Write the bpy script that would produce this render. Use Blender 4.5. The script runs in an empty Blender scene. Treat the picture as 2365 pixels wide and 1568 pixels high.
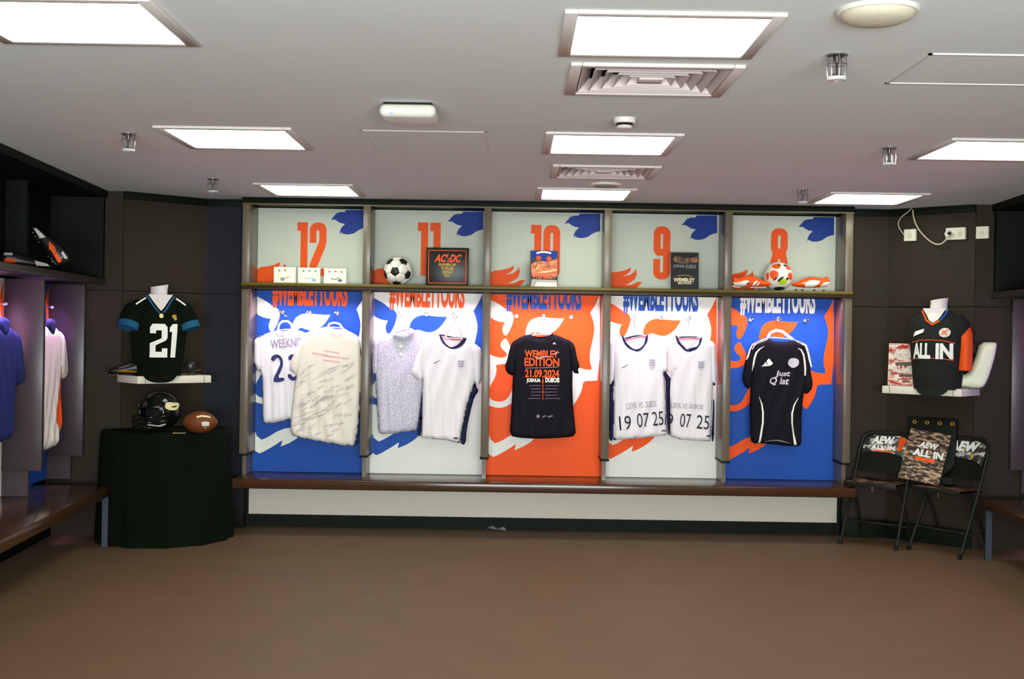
import bpy, bmesh, math, random
import numpy as np
from mathutils import Vector, Matrix
from mathutils.geometry import delaunay_2d_cdt

random.seed(7)
S = bpy.context.scene
COL = S.collection

# ------------------------------------------------------------------ camera
F, PX, PY, TH, CZ = 2770.0, 1188.0, 768.0, 0.0155, 1.46
cam = bpy.data.cameras.new('camera')
cam.sensor_width = 36.0
cam.lens = 36.0 * F / 2365.0
cam.shift_x = -(PX - 1182.5) / 2365.0
cam.shift_y = -(784.0 - PY) / 2365.0
cam.clip_start, cam.clip_end = 0.05, 60
camo = bpy.data.objects.new('camera', cam)
camo.matrix_world = Matrix.Translation((0, 0, CZ)) @ Matrix.Rotation(math.pi / 2, 4, 'X') @ Matrix.Rotation(TH, 4, 'Z')
COL.objects.link(camo)
S.camera = camo

# ------------------------------------------------------------------ world, lights, exposure
w = bpy.data.worlds.new('world'); S.world = w
w.use_nodes = True
w.node_tree.nodes['Background'].inputs[0].default_value = (0.5, 0.55, 0.5, 1)
w.node_tree.nodes['Background'].inputs[1].default_value = 0.05
S.view_settings.view_transform = 'Standard'
S.view_settings.look = 'None'
S.view_settings.exposure = 0.0
S.view_settings.gamma = 1.0
S.view_settings.use_curve_mapping = False

PANEL_EMIT = 11.0
REAR_W = 740.0
LED_W = 3.5
LED_COL = (1.0, 0.66, 1.0)


def area(name, loc, rot, sx, sy, power, col):
    l = bpy.data.lights.new(name, 'AREA'); l.shape = 'RECTANGLE'
    l.size, l.size_y, l.energy, l.color = sx, sy, power, col
    o = bpy.data.objects.new(name, l); o.location = loc; o.rotation_euler = rot
    COL.objects.link(o)
    return o


# added fill lamp behind the camera, standing in for unseen room light
area('rear_fill', (0.2, -2.2, 1.1), (math.radians(118), 0, 0), 4.5, 1.2, REAR_W, (0.92, 1.0, 1.02))


# ------------------------------------------------------------------ helpers
def lin(c):
    return tuple((v / 255 / 12.92) if v / 255 <= 0.04045 else ((v / 255 + 0.055) / 1.055) ** 2.4 for v in c)


MATS = {}


def pm(name, rgb, rough=0.6, metal=0.0, var=0.08, vs=14.0, bump=0.0, bs=300.0, alpha=1.0, emit=0.0, spec=0.3):
    if name in MATS:
        return MATS[name]
    m = bpy.data.materials.new(name); m.use_nodes = True
    nt = m.node_tree; b = nt.nodes['Principled BSDF']
    c = lin(rgb)
    b.inputs['Roughness'].default_value = rough
    b.inputs['Metallic'].default_value = metal
    b.inputs['Specular IOR Level'].default_value = spec
    tc = nt.nodes.new('ShaderNodeTexCoord')
    nz = nt.nodes.new('ShaderNodeTexNoise'); nz.inputs['Scale'].default_value = vs
    nz.inputs['Detail'].default_value = 4
    nt.links.new(tc.outputs['Object'], nz.inputs['Vector'])
    mx = nt.nodes.new('ShaderNodeMix'); mx.data_type = 'RGBA'
    mx.inputs[6].default_value = tuple(v * (1 - var) for v in c) + (1,)
    mx.inputs[7].default_value = tuple(min(1, v * (1 + var)) for v in c) + (1,)
    nt.links.new(nz.outputs['Fac'], mx.inputs[0])
    nt.links.new(mx.outputs[2], b.inputs['Base Color'])
    if bump > 0:
        n2 = nt.nodes.new('ShaderNodeTexNoise'); n2.inputs['Scale'].default_value = bs
        nt.links.new(tc.outputs['Object'], n2.inputs['Vector'])
        bp = nt.nodes.new('ShaderNodeBump'); bp.inputs['Strength'].default_value = bump
        bp.inputs['Distance'].default_value = 0.002
        nt.links.new(n2.outputs['Fac'], bp.inputs['Height'])
        nt.links.new(bp.outputs['Normal'], b.inputs['Normal'])
    if alpha < 1:
        b.inputs['Alpha'].default_value = alpha
    if emit > 0:
        b.inputs['Emission Color'].default_value = c + (1,)
        b.inputs['Emission Strength'].default_value = emit
    MATS[name] = m
    return m


def pm_streak(name, dark, light, scale=6.0, rot=0.5, lo=0.5, hi=0.62, stretch=5.0):
    """printed scratchy streaks on a dark board"""
    m = bpy.data.materials.new(name); m.use_nodes = True
    nt = m.node_tree; b = nt.nodes['Principled BSDF']; b.inputs['Roughness'].default_value = 0.35
    tc = nt.nodes.new('ShaderNodeTexCoord'); mp = nt.nodes.new('ShaderNodeMapping')
    mp.inputs['Rotation'].default_value = (0, rot, 0); mp.inputs['Scale'].default_value = (1.3, 1, stretch)
    nz = nt.nodes.new('ShaderNodeTexNoise'); nz.inputs['Scale'].default_value = scale
    nz.inputs['Detail'].default_value = 5; nz.inputs['Roughness'].default_value = 0.65
    cr = nt.nodes.new('ShaderNodeValToRGB')
    cr.color_ramp.elements[0].position = lo; cr.color_ramp.elements[0].color = lin(dark) + (1,)
    cr.color_ramp.elements[1].position = hi; cr.color_ramp.elements[1].color = lin(light) + (1,)
    nt.links.new(tc.outputs['Object'], mp.inputs['Vector']); nt.links.new(mp.outputs['Vector'], nz.inputs['Vector'])
    nt.links.new(nz.outputs['Fac'], cr.inputs['Fac']); nt.links.new(cr.outputs['Color'], b.inputs['Base Color'])
    return m


def pm_weave(name, a, c, scale=55.0):
    """small all-over printed pattern"""
    m = bpy.data.materials.new(name); m.use_nodes = True
    nt = m.node_tree; b = nt.nodes['Principled BSDF']; b.inputs['Roughness'].default_value = 0.8
    tc = nt.nodes.new('ShaderNodeTexCoord'); mp = nt.nodes.new('ShaderNodeMapping')
    mp.inputs['Rotation'].default_value = (0, 0.6, 0); mp.inputs['Scale'].default_value = (1.0, 0.05, 1.6)
    vo = nt.nodes.new('ShaderNodeTexVoronoi'); vo.inputs['Scale'].default_value = scale
    cr = nt.nodes.new('ShaderNodeValToRGB')
    cr.color_ramp.elements[0].position = 0.25; cr.color_ramp.elements[0].color = lin(a) + (1,)
    cr.color_ramp.elements[1].position = 0.55; cr.color_ramp.elements[1].color = lin(c) + (1,)
    nt.links.new(tc.outputs['Object'], mp.inputs['Vector']); nt.links.new(mp.outputs['Vector'], vo.inputs['Vector'])
    nt.links.new(vo.outputs['Distance'], cr.inputs['Fac']); nt.links.new(cr.outputs['Color'], b.inputs['Base Color'])
    return m


def thing(name, label, cat, loc=(0, 0, 0), rotz=0.0, group=None):
    o = bpy.data.objects.new(name, None); COL.objects.link(o)
    o.empty_display_size = 0.1
    o.location = loc; o.rotation_euler = (0, 0, rotz)
    o['label'] = label; o['category'] = cat
    if group:
        o['group'] = group
    return o


def mesh_obj(name, V, Fc, mat, parent=None, smooth=False, o=(0, 0, 0), angle=None):
    me = bpy.data.meshes.new(name)
    me.from_pydata([(v[0] - o[0], v[1] - o[1], v[2] - o[2]) for v in V], [], [tuple(f) for f in Fc])
    me.materials.append(mat)
    if smooth:
        me.polygons.foreach_set('use_smooth', [True] * len(me.polygons))
        if angle:
            me.set_sharp_from_angle(angle=angle)
    me.update()
    ob = bpy.data.objects.new(name, me); COL.objects.link(ob)
    if parent is not None:
        ob.parent = parent
    return ob


class MB:
    def __init__(s):
        s.v, s.f = [], []

    def add(s, V, Fc):
        n = len(s.v); s.v += [tuple(v) for v in V]; s.f += [tuple(i + n for i in f) for f in Fc]
        return s

    def box(s, x0, x1, y0, y1, z0, z1):
        return s.add([(x0, y0, z0), (x1, y0, z0), (x1, y1, z0), (x0, y1, z0), (x0, y0, z1), (x1, y0, z1), (x1, y1, z1), (x0, y1, z1)],
                     [(0, 3, 2, 1), (4, 5, 6, 7), (0, 1, 5, 4), (1, 2, 6, 5), (2, 3, 7, 6), (3, 0, 4, 7)])

    def rings(s, R, cap0=True, cap1=True, closed=False):
        n = len(R[0]); V = [p for r in R for p in r]; Fc = []
        m = len(R)
        for i in range(m if closed else m - 1):
            a, b = i * n, ((i + 1) % m) * n
            for k in range(n):
                k2 = (k + 1) % n
                Fc.append((a + k, a + k2, b + k2, b + k))
        if not closed:
            if cap0: Fc.append(tuple(range(n - 1, -1, -1)))
            if cap1: Fc.append(tuple((m - 1) * n + k for k in range(n)))
        return s.add(V, Fc)

    def tube(s, path, r, n=8, closed=False):
        P = [Vector(p) for p in path]; R = []
        rr = r if isinstance(r, (list, tuple)) else [r] * len(P)
        up = None
        for i, p in enumerate(P):
            if closed:
                t = (P[(i + 1) % len(P)] - P[i - 1])
            else:
                t = P[min(i + 1, len(P) - 1)] - P[max(i - 1, 0)]
            t.normalize()
            if up is None:
                up = Vector((0, 0, 1)) if abs(t.z) < 0.9 else Vector((1, 0, 0))
            a = t.cross(up)
            if a.length < 1e-4:
                a = t.cross(Vector((0.3, 1, 0.2)))
            a.normalize(); b = a.cross(t); up = b.copy()
            R.append([p + rr[i] * (math.cos(2 * math.pi * k / n) * a + math.sin(2 * math.pi * k / n) * b) for k in range(n)])
        return s.rings(R, closed=closed)

    def lathe(s, prof, c=(0, 0, 0), n=24):
        R = [[(c[0] + r * math.cos(2 * math.pi * k / n), c[1] + r * math.sin(2 * math.pi * k / n), c[2] + z) for k in range(n)] for r, z in prof]
        return s.rings(R)

    def build(s, name, mat, parent=None, smooth=False, bevel=0.0, o=(0, 0, 0), angle=math.radians(40), seg=2):
        bm = bmesh.new()
        vs = [bm.verts.new((v[0] - o[0], v[1] - o[1], v[2] - o[2])) for v in s.v]
        for f in s.f:
            try:
                bm.faces.new([vs[i] for i in f])
            except ValueError:
                pass
        bmesh.ops.recalc_face_normals(bm, faces=bm.faces)
        if bevel > 0:
            ed = [e for e in bm.edges if e.is_manifold and e.calc_face_angle(0) > 0.6]
            bmesh.ops.bevel(bm, geom=ed, offset=bevel, segments=seg, affect='EDGES', profile=0.5)
        me = bpy.data.meshes.new(name); bm.to_mesh(me); bm.free()
        me.materials.append(mat)
        if smooth or bevel > 0:
            me.polygons.foreach_set('use_smooth', [True] * len(me.polygons))
            me.set_sharp_from_angle(angle=angle)
        ob = bpy.data.objects.new(name, me); COL.objects.link(ob)
        if parent is not None:
            ob.parent = parent
        return ob


def struct(o):
    o['kind'] = 'structure'
    return o


def at(px, py, Y):
    """point of the room at depth Y that the photograph shows at pixel px, py"""
    a, b = px - PX, py - PY
    u = a * math.cos(TH) + b * math.sin(TH); v = -a * math.sin(TH) + b * math.cos(TH)
    return Vector((u * Y / F, Y, CZ - v * Y / F))


def chaikin(P, n=1):
    for _ in range(n):
        Q = []
        for i in range(len(P)):
            a, b = P[i], P[(i + 1) % len(P)]
            Q += [(a[0] * .75 + b[0] * .25, a[1] * .75 + b[1] * .25), (a[0] * .25 + b[0] * .75, a[1] * .25 + b[1] * .75)]
        P = Q
    return P


def resample(P, step):
    Q = []
    for i in range(len(P)):
        a, b = P[i], P[(i + 1) % len(P)]
        n = max(1, int(math.hypot(b[0] - a[0], b[1] - a[1]) / step))
        Q += [(a[0] + (b[0] - a[0]) * k / n, a[1] + (b[1] - a[1]) * k / n) for k in range(n)]
    return Q


def fill(loops, step=None):
    """triangulate loops (first is outer, others holes); step adds inner points"""
    V, Fc = [], []
    for L in loops:
        L = resample(L, step) if step else L
        Fc.append(list(range(len(V), len(V) + len(L)))); V += L
    nb = len(V)
    P = np.array(V)
    if step:
        x0, z0 = P.min(0); x1, z1 = P.max(0)
        gx, gz = np.meshgrid(np.arange(x0 + step / 2, x1, step), np.arange(z0 + step / 2, z1, step))
        gx = gx + (np.arange(gx.shape[0]) % 2)[:, None] * step * .5
        G = np.stack([gx.ravel(), gz.ravel()], 1)
        d = bdist(G, P[:len(Fc[0])])
        G = G[d > step * .45]
        V = V + [tuple(g) for g in G]
    r = delaunay_2d_cdt([Vector(v) for v in V], [], Fc, 2, 1e-7)
    return [tuple(v) for v in r[0]], [tuple(f) for f in r[2]]


def bdist(G, B):
    A = B; C = np.roll(B, -1, 0); D = C - A
    L = (D ** 2).sum(1) + 1e-12
    out = np.empty(len(G))
    for i in range(0, len(G), 2000):
        g = G[i:i + 2000]
        t = np.clip(((g[:, None, :] - A[None]) * D[None]).sum(2) / L[None], 0, 1)
        q = A[None] + t[..., None] * D[None]
        out[i:i + 2000] = np.sqrt(((g[:, None, :] - q) ** 2).sum(2)).min(1)
    return out


def puff(name, outline, y0, thick, width, mat, parent, o=(0, 0, 0), folds=None, step=.014, smooth=1, both=0.25):
    """cushion-like cloth or soft shape seen front-on: outline in x,z; front bulges to -y. Returns object and front-depth function"""
    P = chaikin(outline, smooth) if smooth else outline
    V, T = fill([P], step)
    B = np.array(resample(P, step))
    ph = random.random() * 6

    def front(x, z):
        x = np.asarray(x, float); z = np.asarray(z, float)
        d = bdist(np.stack([x.ravel(), z.ravel()], 1), B).reshape(x.shape)
        q = np.minimum(1, d / width)
        t = thick * np.sqrt(np.maximum(0, 1 - (1 - q) ** 2))
        if folds:
            amp, k, top, bot = folds
            rmp = np.clip((top - z) / max(1e-6, top - bot), 0, 1)
            wv = np.sin(k * (x + .12 * np.sin(3 * z + ph)) + ph) + .6 * np.sin(2.3 * k * x + 5 * z + 2 * ph) + .5 * np.sin(11 * z - 17 * x + ph)
            t = t + amp * wv * rmp * q
        return y0 - t

    A = np.array(V)
    d = bdist(A, B); onb = d < 1e-5
    yf = front(A[:, 0], A[:, 1]); q = np.minimum(1, d / width)
    yb = y0 + thick * both * np.sqrt(np.maximum(0, 1 - (1 - q) ** 2))
    VV, fi, bi = [], [], []
    for i, (x, z) in enumerate(V):
        if onb[i]:
            VV.append((x, y0, z)); fi.append(len(VV) - 1); bi.append(len(VV) - 1)
        else:
            VV.append((x, yf[i], z)); fi.append(len(VV) - 1)
            VV.append((x, yb[i], z)); bi.append(len(VV) - 1)
    Fc = [tuple(fi[i] for i in t) for t in T] + [tuple(bi[i] for i in t[::-1]) for t in T]
    m = MB().add(VV, Fc)
    ob = m.build(name, mat, parent, smooth=True, o=o, angle=math.radians(80))
    return ob, front


def prints(name, V2, T, f, mat, parent, off=.003, o=(0, 0, 0), sub=None, ztop=None):
    """thin printed layer that follows the surface y=f(x,z)"""
    bm = bmesh.new()
    vs = [bm.verts.new((v[0], 0, v[1])) for v in V2]
    for t in T:
        try:
            bm.faces.new([vs[i] for i in t])
        except ValueError:
            pass
    if sub:
        bmesh.ops.triangulate(bm, faces=bm.faces)
        for _ in range(4):
            ed = [e for e in bm.edges if e.calc_length() > sub]
            if not ed:
                break
            bmesh.ops.subdivide_edges(bm, edges=ed, cuts=1)
            bmesh.ops.triangulate(bm, faces=bm.faces)
    if ztop is not None:
        bmesh.ops.bisect_plane(bm, geom=bm.verts[:] + bm.edges[:] + bm.faces[:], plane_co=(0, 0, ztop), plane_no=(0, 0, 1), clear_outer=True)
    bm.verts.ensure_lookup_table()
    xs = np.array([v.co.x for v in bm.verts]); zs = np.array([v.co.z for v in bm.verts])
    ys = f(xs, zs) if callable(f) else np.full(len(xs), float(f))
    for v, y in zip(bm.verts, ys):
        v.co.y = y - off
    for v in bm.verts:
        v.co -= Vector(o)
    for fc in bm.faces:
        fc.normal_update()
        if fc.normal.y > 0:
            fc.normal_flip()
    me = bpy.data.meshes.new(name); bm.to_mesh(me); bm.free(); me.materials.append(mat)
    ob = bpy.data.objects.new(name, me); COL.objects.link(ob); ob.parent = parent
    return ob


TX = {}


def text2(s, bold=0.0):
    if (s, bold) not in TX:
        cu = bpy.data.curves.new('lettering', 'FONT'); cu.body = s; cu.offset = bold; cu.resolution_u = 3
        ob = bpy.data.objects.new('lettering', cu)
        m = ob.to_mesh()
        V = [(v.co.x, v.co.y) for v in m.vertices]; Fc = [tuple(p.vertices) for p in m.polygons]
        ob.to_mesh_clear(); bpy.data.objects.remove(ob); bpy.data.curves.remove(cu)
        A = np.array(V); lo = A.min(0); hi = A.max(0)
        TX[(s, bold)] = ((A - lo) / (hi - lo), Fc)
    return TX[(s, bold)]


def txt(s, x0, z0, x1, z1, bold=0.0, rot=0.0, shear=0.0, taper=0.0, arch=0.0):
    A, Fc = text2(s, bold)
    u, v = A[:, 0], A[:, 1]
    tp = 1 - taper * (1 - v)
    X = (u - .5) * (x1 - x0) * tp + shear * (v - .5) * (z1 - z0); Z = (v - .5) * (z1 - z0) - arch * ((u - .5) * 2) ** 2
    c, s_ = math.cos(rot), math.sin(rot)
    cx, cz = (x0 + x1) / 2, (z0 + z1) / 2
    return [(cx + a * c - b * s_, cz + a * s_ + b * c) for a, b in zip(X, Z)], Fc


def merge2(parts):
    V, Fc = [], []
    for v, f in parts:
        n = len(V); V += list(v); Fc += [tuple(i + n for i in t) for t in f]
    return V, Fc


def rect2(x0, z0, x1, z1):
    return [(x0, z0), (x1, z0), (x1, z1), (x0, z1)], [(0, 1, 2, 3)]


def disc2(x, z, r, rz=None, n=20):
    rz = rz or r
    return [(x + r * math.cos(2 * math.pi * k / n), z + rz * math.sin(2 * math.pi * k / n)) for k in range(n)], [tuple(range(n))]


def strip2(path, wd):
    """ribbon along a 2-D path"""
    V, Fc = [], []
    for i, p in enumerate(path):
        a = path[max(0, i - 1)]; b = path[min(len(path) - 1, i + 1)]
        dx, dz = b[0] - a[0], b[1] - a[1]; L = math.hypot(dx, dz) or 1
        h = (wd[i] if isinstance(wd, (list, tuple)) else wd) / 2
        V += [(p[0] - dz / L * h, p[1] + dx / L * h), (p[0] + dz / L * h, p[1] - dx / L * h)]
        if i:
            n = 2 * i; Fc.append((n - 2, n - 1, n + 1, n))
    return V, Fc


# ------------------------------------------------------------------ materials
CEIL = pm('ceiling_paint', (222, 226, 226), 0.9, var=.03, vs=2)
FLOOR = pm('brown_vinyl', (104, 81, 58), 0.6, var=.14, vs=3.0, bump=.15, bs=600)
WALLM = pm('dark_laminate', (46, 39, 30), 0.55, var=.08, vs=5, spec=.12)
FLANKM = pm('cool_shade_laminate', (30, 32, 37), 0.55, var=.08, vs=5, spec=.12)  # the wall laminate again, its cooler shading put into the colour
TRIMB = pm('black_trim', (11, 18, 9), 0.6, var=.1, spec=.12)
LAM = pm('locker_laminate', (98, 88, 74), 0.28, var=.08, vs=10)
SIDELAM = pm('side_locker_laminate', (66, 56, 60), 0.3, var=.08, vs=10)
DARKIN = pm('black_laminate', (9, 14, 7), 0.5, var=.1, spec=.12)
WOOD = pm('bench_wood', (64, 41, 24), 0.16, var=.2, vs=6)
SHELFW = pm('shelf_edge_wood', (92, 80, 34), 0.3, var=.15, vs=8)
KICK = pm('white_kick_board', (198, 190, 175), 0.5, var=.02)
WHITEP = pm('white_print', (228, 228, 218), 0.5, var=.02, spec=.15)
WHITEU = pm('dimmed_panel_white', (182, 186, 172), 0.5, var=.02, spec=.15)  # panel white dimmed in its colour to offset the strong ceiling light
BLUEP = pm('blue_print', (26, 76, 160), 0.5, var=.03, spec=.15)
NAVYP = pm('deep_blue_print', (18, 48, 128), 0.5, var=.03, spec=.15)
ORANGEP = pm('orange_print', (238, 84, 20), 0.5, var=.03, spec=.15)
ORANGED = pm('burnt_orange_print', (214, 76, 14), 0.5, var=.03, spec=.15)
CHROME = pm('chrome', (200, 200, 205), 0.18, 1.0, var=.02)
WPLAST = pm('white_plastic', (215, 212, 200), 0.4, var=.02)
FRAMEP = pm('lamp_frame_paint', (205, 198, 192), 0.5, var=.02)
GLOW = pm('lamp_diffuser', (248, 255, 240), 0.5, emit=PANEL_EMIT, var=0)
LEDM = pm('led_strip_glow', (255, 225, 250), 0.5, emit=4.0, var=0)
CLOTHW = pm('white_jersey', (226, 222, 224), 0.85, var=.03, vs=20, bump=.2, bs=900)
CREAMW = pm('cream_shirt', (228, 220, 206), 0.9, var=.03, vs=20, bump=.2, bs=900)
NAVYC = pm('navy_cloth', (22, 26, 66), 0.85, var=.08)
REDC = pm('red_cloth', (190, 40, 50), 0.85, var=.08)
BLACKC = pm('black_cloth', (22, 20, 27), 0.9, var=.12, vs=25, spec=.15)
JETC = pm('jet_black_cloth', (7, 14, 4), 0.95, var=.1, spec=.1)
GREYK = pm_weave('patterned_grey_knit', (140, 140, 160), (204, 202, 212), 120.0)
TEALC = pm('teal_cloth', (12, 78, 112), 0.8, var=.08)
INKN = pm('navy_ink', (30, 36, 92), 0.6, var=.1)
INKD = pm('dark_ink', (38, 32, 52), 0.6, var=.2)
INKG = pm('grey_ink', (140, 132, 150), 0.6, var=.2)
INKR = pm('faded_red_ink', (228, 150, 144), 0.7, var=.1)
INKS = pm('pen_ink', (150, 140, 142), 0.7, var=.3, vs=60)
GOLD = pm('gold', (205, 140, 40), 0.35, 0.7, var=.2, vs=60)
YELLOW = pm('yellow_print', (205, 160, 30), 0.5)
LIME = pm('lime_print', (165, 200, 20), 0.5)
BROWNL = pm('brown_leather', (104, 52, 20), 0.5, var=.15, vs=40, bump=.5, bs=500)
BLACKG = pm('gloss_black', (12, 15, 11), 0.12, var=.02)
BLACKM = pm('black_metal', (24, 26, 20), 0.4, var=.05)
FROST = pm('clear_plastic_hanger', (205, 215, 225), 0.3, alpha=.45, var=.02)
PINKH = pm('pale_wood_hanger', (222, 180, 165), 0.5, var=.08)

CEILZ = 2.404
# ------------------------------------------------------------------ room shell
struct(MB().box(-6, 6.5, -4, 10, -0.06, 0).build('floor', FLOOR))
# ceiling with openings for the two air diffusers
VENTS = [(0.487, 4.43), (0.505, 6.96)]
loops = [[(-6, -4), (6.5, -4), (6.5, 10), (-6, 10)]]
for vx, vy in VENTS:
    h = .275; hy = h * .86
    loops.append([(vx - h, vy - hy), (vx + h, vy - hy), (vx + h, vy + hy), (vx - h, vy + hy)])
cv, cf = fill(loops)
struct(mesh_obj('ceiling', [(x, y, CEILZ) for x, y in cv], cf, CEIL))

W1, W2 = (-2.847, 8.275), (-2.266, 8.80)
X0 = 0.235
W1B = (W1[0] + .107, W1[1] + .097)
R1, R2 = (2 * X0 - W2[0], W2[1]), (2 * X0 - W1[0], W1[1])
R2B = (2 * X0 - W1B[0], W1B[1])


def wall(name, A, B, seam=None, trim=True, mat=WALLM, cuts=(), base=True):
    """wall running from A to B (left to right seen from inside); laminate panels in front, local -y faces the room"""
    L = math.hypot(B[0] - A[0], B[1] - A[1]); r = math.atan2(B[1] - A[1], B[0] - A[0])
    ob = MB().box(0, L, .012, .06, 0, CEILZ).build(name, TRIMB if seam else mat)
    ob.location = (A[0], A[1], 0); ob.rotation_euler = (0, 0, r); struct(ob)
    if seam:
        xs = [0] + [c for c in cuts] + [L]
        for a, b in zip(xs[:-1], xs[1:]):
            for z0, z1 in ((0, seam - .003), (seam + .003, CEILZ)):
                MB().box(a + .002, b - .002, 0, .012, z0, z1).build('wall_panel', mat, ob)
    else:
        MB().box(0, L, 0, .012, 0, CEILZ).build('wall_panel', mat, ob)
    return ob, L, r


def strip_on(name, A, B, z0, z1, d, mat):
    L = math.hypot(B[0] - A[0], B[1] - A[1]); r = math.atan2(B[1] - A[1], B[0] - A[0])
    ob = MB().box(0, L, -d, 0, z0, z1).build(name, mat, bevel=.003)
    ob.location = (A[0], A[1], 0); ob.rotation_euler = (0, 0, r)
    return struct(ob)


BX0, BX1 = 0.23 - 2.5 * .8675 - .027, 0.23 + 2.5 * .8675 + .027   # outer faces of the back locker run
wall('wall_corner_left', W1B, W2, 1.71)
wall('wall_flank_left', W2, (BX0, 8.80), 1.71, mat=FLANKM)
wall('wall_flank_right', (BX1, 8.80), R1, 1.69)
wall('wall_corner_right', R1, R2B, 1.69)
struct(MB().box(BX0 - .02, BX1 + .02, 8.935, 9.0, 0, CEILZ).build('wall_back', DARKIN))
for i, (A, B) in enumerate(((W1B, W2), (W2, (BX0, 8.80)), ((BX1, 8.80), R1), (R1, R2B))):
    strip_on('trim_%d' % (i + 1), A, B, CEILZ - .052, CEILZ, .025, TRIMB)
    strip_on('baseboard_%s' % ('corner_left', 'flank_left', 'flank_right', 'corner_right')[i], A, B, 0, .13, .012, TRIMB)

# side runs: local frame, x to the right along the lockers, y into the wall
LEFT = ((-3.221, 8.31), math.atan2(.997, -.0775))
RIGHT = ((2 * X0 + 3.221, 8.31), math.atan2(-.997, -.0775))


def loc_w(fr, x, y, z=0):
    c, s = math.cos(fr[1]), math.sin(fr[1])
    return Vector((fr[0][0] + x * c - y * s, fr[0][1] + x * s + y * c, z))


for nm, fr, a, b in (('left', LEFT, -12.2, .05), ('right', RIGHT, -.05, 12.2)):
    A, B = loc_w(fr, a, .03), loc_w(fr, b, .03)
    wall('wall_' + nm, (A.x, A.y), (B.x, B.y), None, mat=DARKIN)
a_, b_ = loc_w(LEFT, .045, .03), loc_w(RIGHT, -.045, .03)
wall('wall_return_left', (a_.x, a_.y), W1B, 1.71)
wall('wall_return_right', R2B, (b_.x, b_.y), 1.69)
WREAR = pm('pale_rear_wall', (200, 196, 186), .8)
struct(MB().box(-6, 6.5, -3.6, -3.5, 0, CEILZ).build('wall_rear', WREAR))


# ------------------------------------------------------------------ ceiling fittings
def light(x, y, label):
    t = thing('ceiling_light', label, 'ceiling light', (x, y, CEILZ), 0, 'square ceiling light panels')
    h, g = .325, .285
    m = MB()
    for a in ((-h, -g, -h, h), (g, h, -h, h), (-g, g, -h, -g), (-g, g, g, h)):
        m.box(a[0], a[1], a[2], a[3], -.012, 0)
    m.build('frame', FRAMEP, t, bevel=.002)
    P = []
    r = .035
    for cx, cy, a0 in ((g - r, g - r, 0), (-g + r, g - r, 90), (-g + r, -g + r, 180), (g - r, -g + r, 270)):
        for k in range(6):
            an = math.radians(a0 + 18 * k); P.append((cx + r * math.cos(an), cy + r * math.sin(an)))
    mesh_obj('diffuser', [(x_, y_, -.008) for x_, y_ in P], [tuple(range(len(P) - 1, -1, -1))], GLOW, t)
    # corner gussets close the rounded corners
    mesh_obj('backing', [(-g, -g, -.006), (g, -g, -.006), (g, g, -.006), (-g, g, -.006)], [(3, 2, 1, 0)], FRAMEP, t)
    return t


rows = (3.77, 5.94, 8.09)
cols = (-1.385, .458, 2.36)
LL = [['square ceiling light cut by the top left corner of the photo', 'square ceiling light behind the left sprinkler, middle of its row', 'square ceiling light above the first locker, left rear'],
      ['square ceiling light nearest the camera in front of the large air vent', 'square ceiling light between the smoke detector and the small air vent', 'square ceiling light above the middle locker, at the back'],
      ['square ceiling light right of the camera beyond the frame edge', 'square ceiling light cut by the right edge of the photo', 'square ceiling light above the wall cable, right rear']]
for c in range(3):
    for r in range(3):
        lt = light(cols[c], rows[r] - (.06 if r == 0 and c == 0 else 0), LL[c][r])
        if r == 0:
            lt.scale = (1, .85, 1)
k = 0
for r, y in enumerate((1.6, -.57, -2.6)):
    for c in range(3):
        light(cols[c], y, ('left', 'middle', 'right')[c] + ' ceiling light of the ' + ('first', 'second', 'third')[r] + ' row overhead behind the view')

VDARK = pm('duct_black', (30, 27, 27), .9)
VWHITE = pm('vent_paint', (205, 192, 188), .5, var=.02)
for i, (vx, vy) in enumerate(VENTS):
    t = thing('air_vent', ('large square ceiling air vent just behind the nearest light', 'small-looking square ceiling air vent in front of the rear light')[i], 'air vent', (vx, vy, CEILZ), 0, 'square ceiling air vents')
    t.scale = (1, .86, 1)
    m = MB(); h, g = .305, .265
    for a in ((-h, -g, -h, h), (g, h, -h, h), (-g, g, -h, -g), (-g, g, g, h)):
        m.box(a[0], a[1], a[2], a[3], -.014, 0)
    m.build('frame', VWHITE, t, bevel=.004)
    m = MB(); g2 = .274
    m.box(-g2, g2, -g2, g2, .10, .104)
    for a in ((-g2, -g2 + .003, -g2, g2), (g2 - .003, g2, -g2, g2), (-g2, g2, -g2, -g2 + .003), (-g2, g2, g2 - .003, g2)):
        m.box(a[0], a[1], a[2], a[3], .001, .1)
    m.build('duct', VDARK, t)
    for q in range(5):
        a = .262 - q * .044; b = a - .040          # outer lower edge flares to inner upper edge
        for sd in range(4):
            rot = Matrix.Rotation(sd * math.pi / 2, 3, 'Z')
            pts = [(-a, -a, -.010), (a, -a, -.010), (b, -b, .036), (-b, -b, .036)]
            tk = [(p[0] * .985, p[1] * .985 + .003, p[2] + .003) for p in pts]
            V = [rot @ Vector(p) for p in pts + tk]
            mesh_obj('slat', V, [(0, 1, 2, 3), (7, 6, 5, 4), (0, 4, 5, 1), (2, 6, 7, 3)], VWHITE, t)
    MB().box(-.045, .045, -.045, .045, -.010, .004).build('centre_plate', VWHITE, t, bevel=.003)

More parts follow.
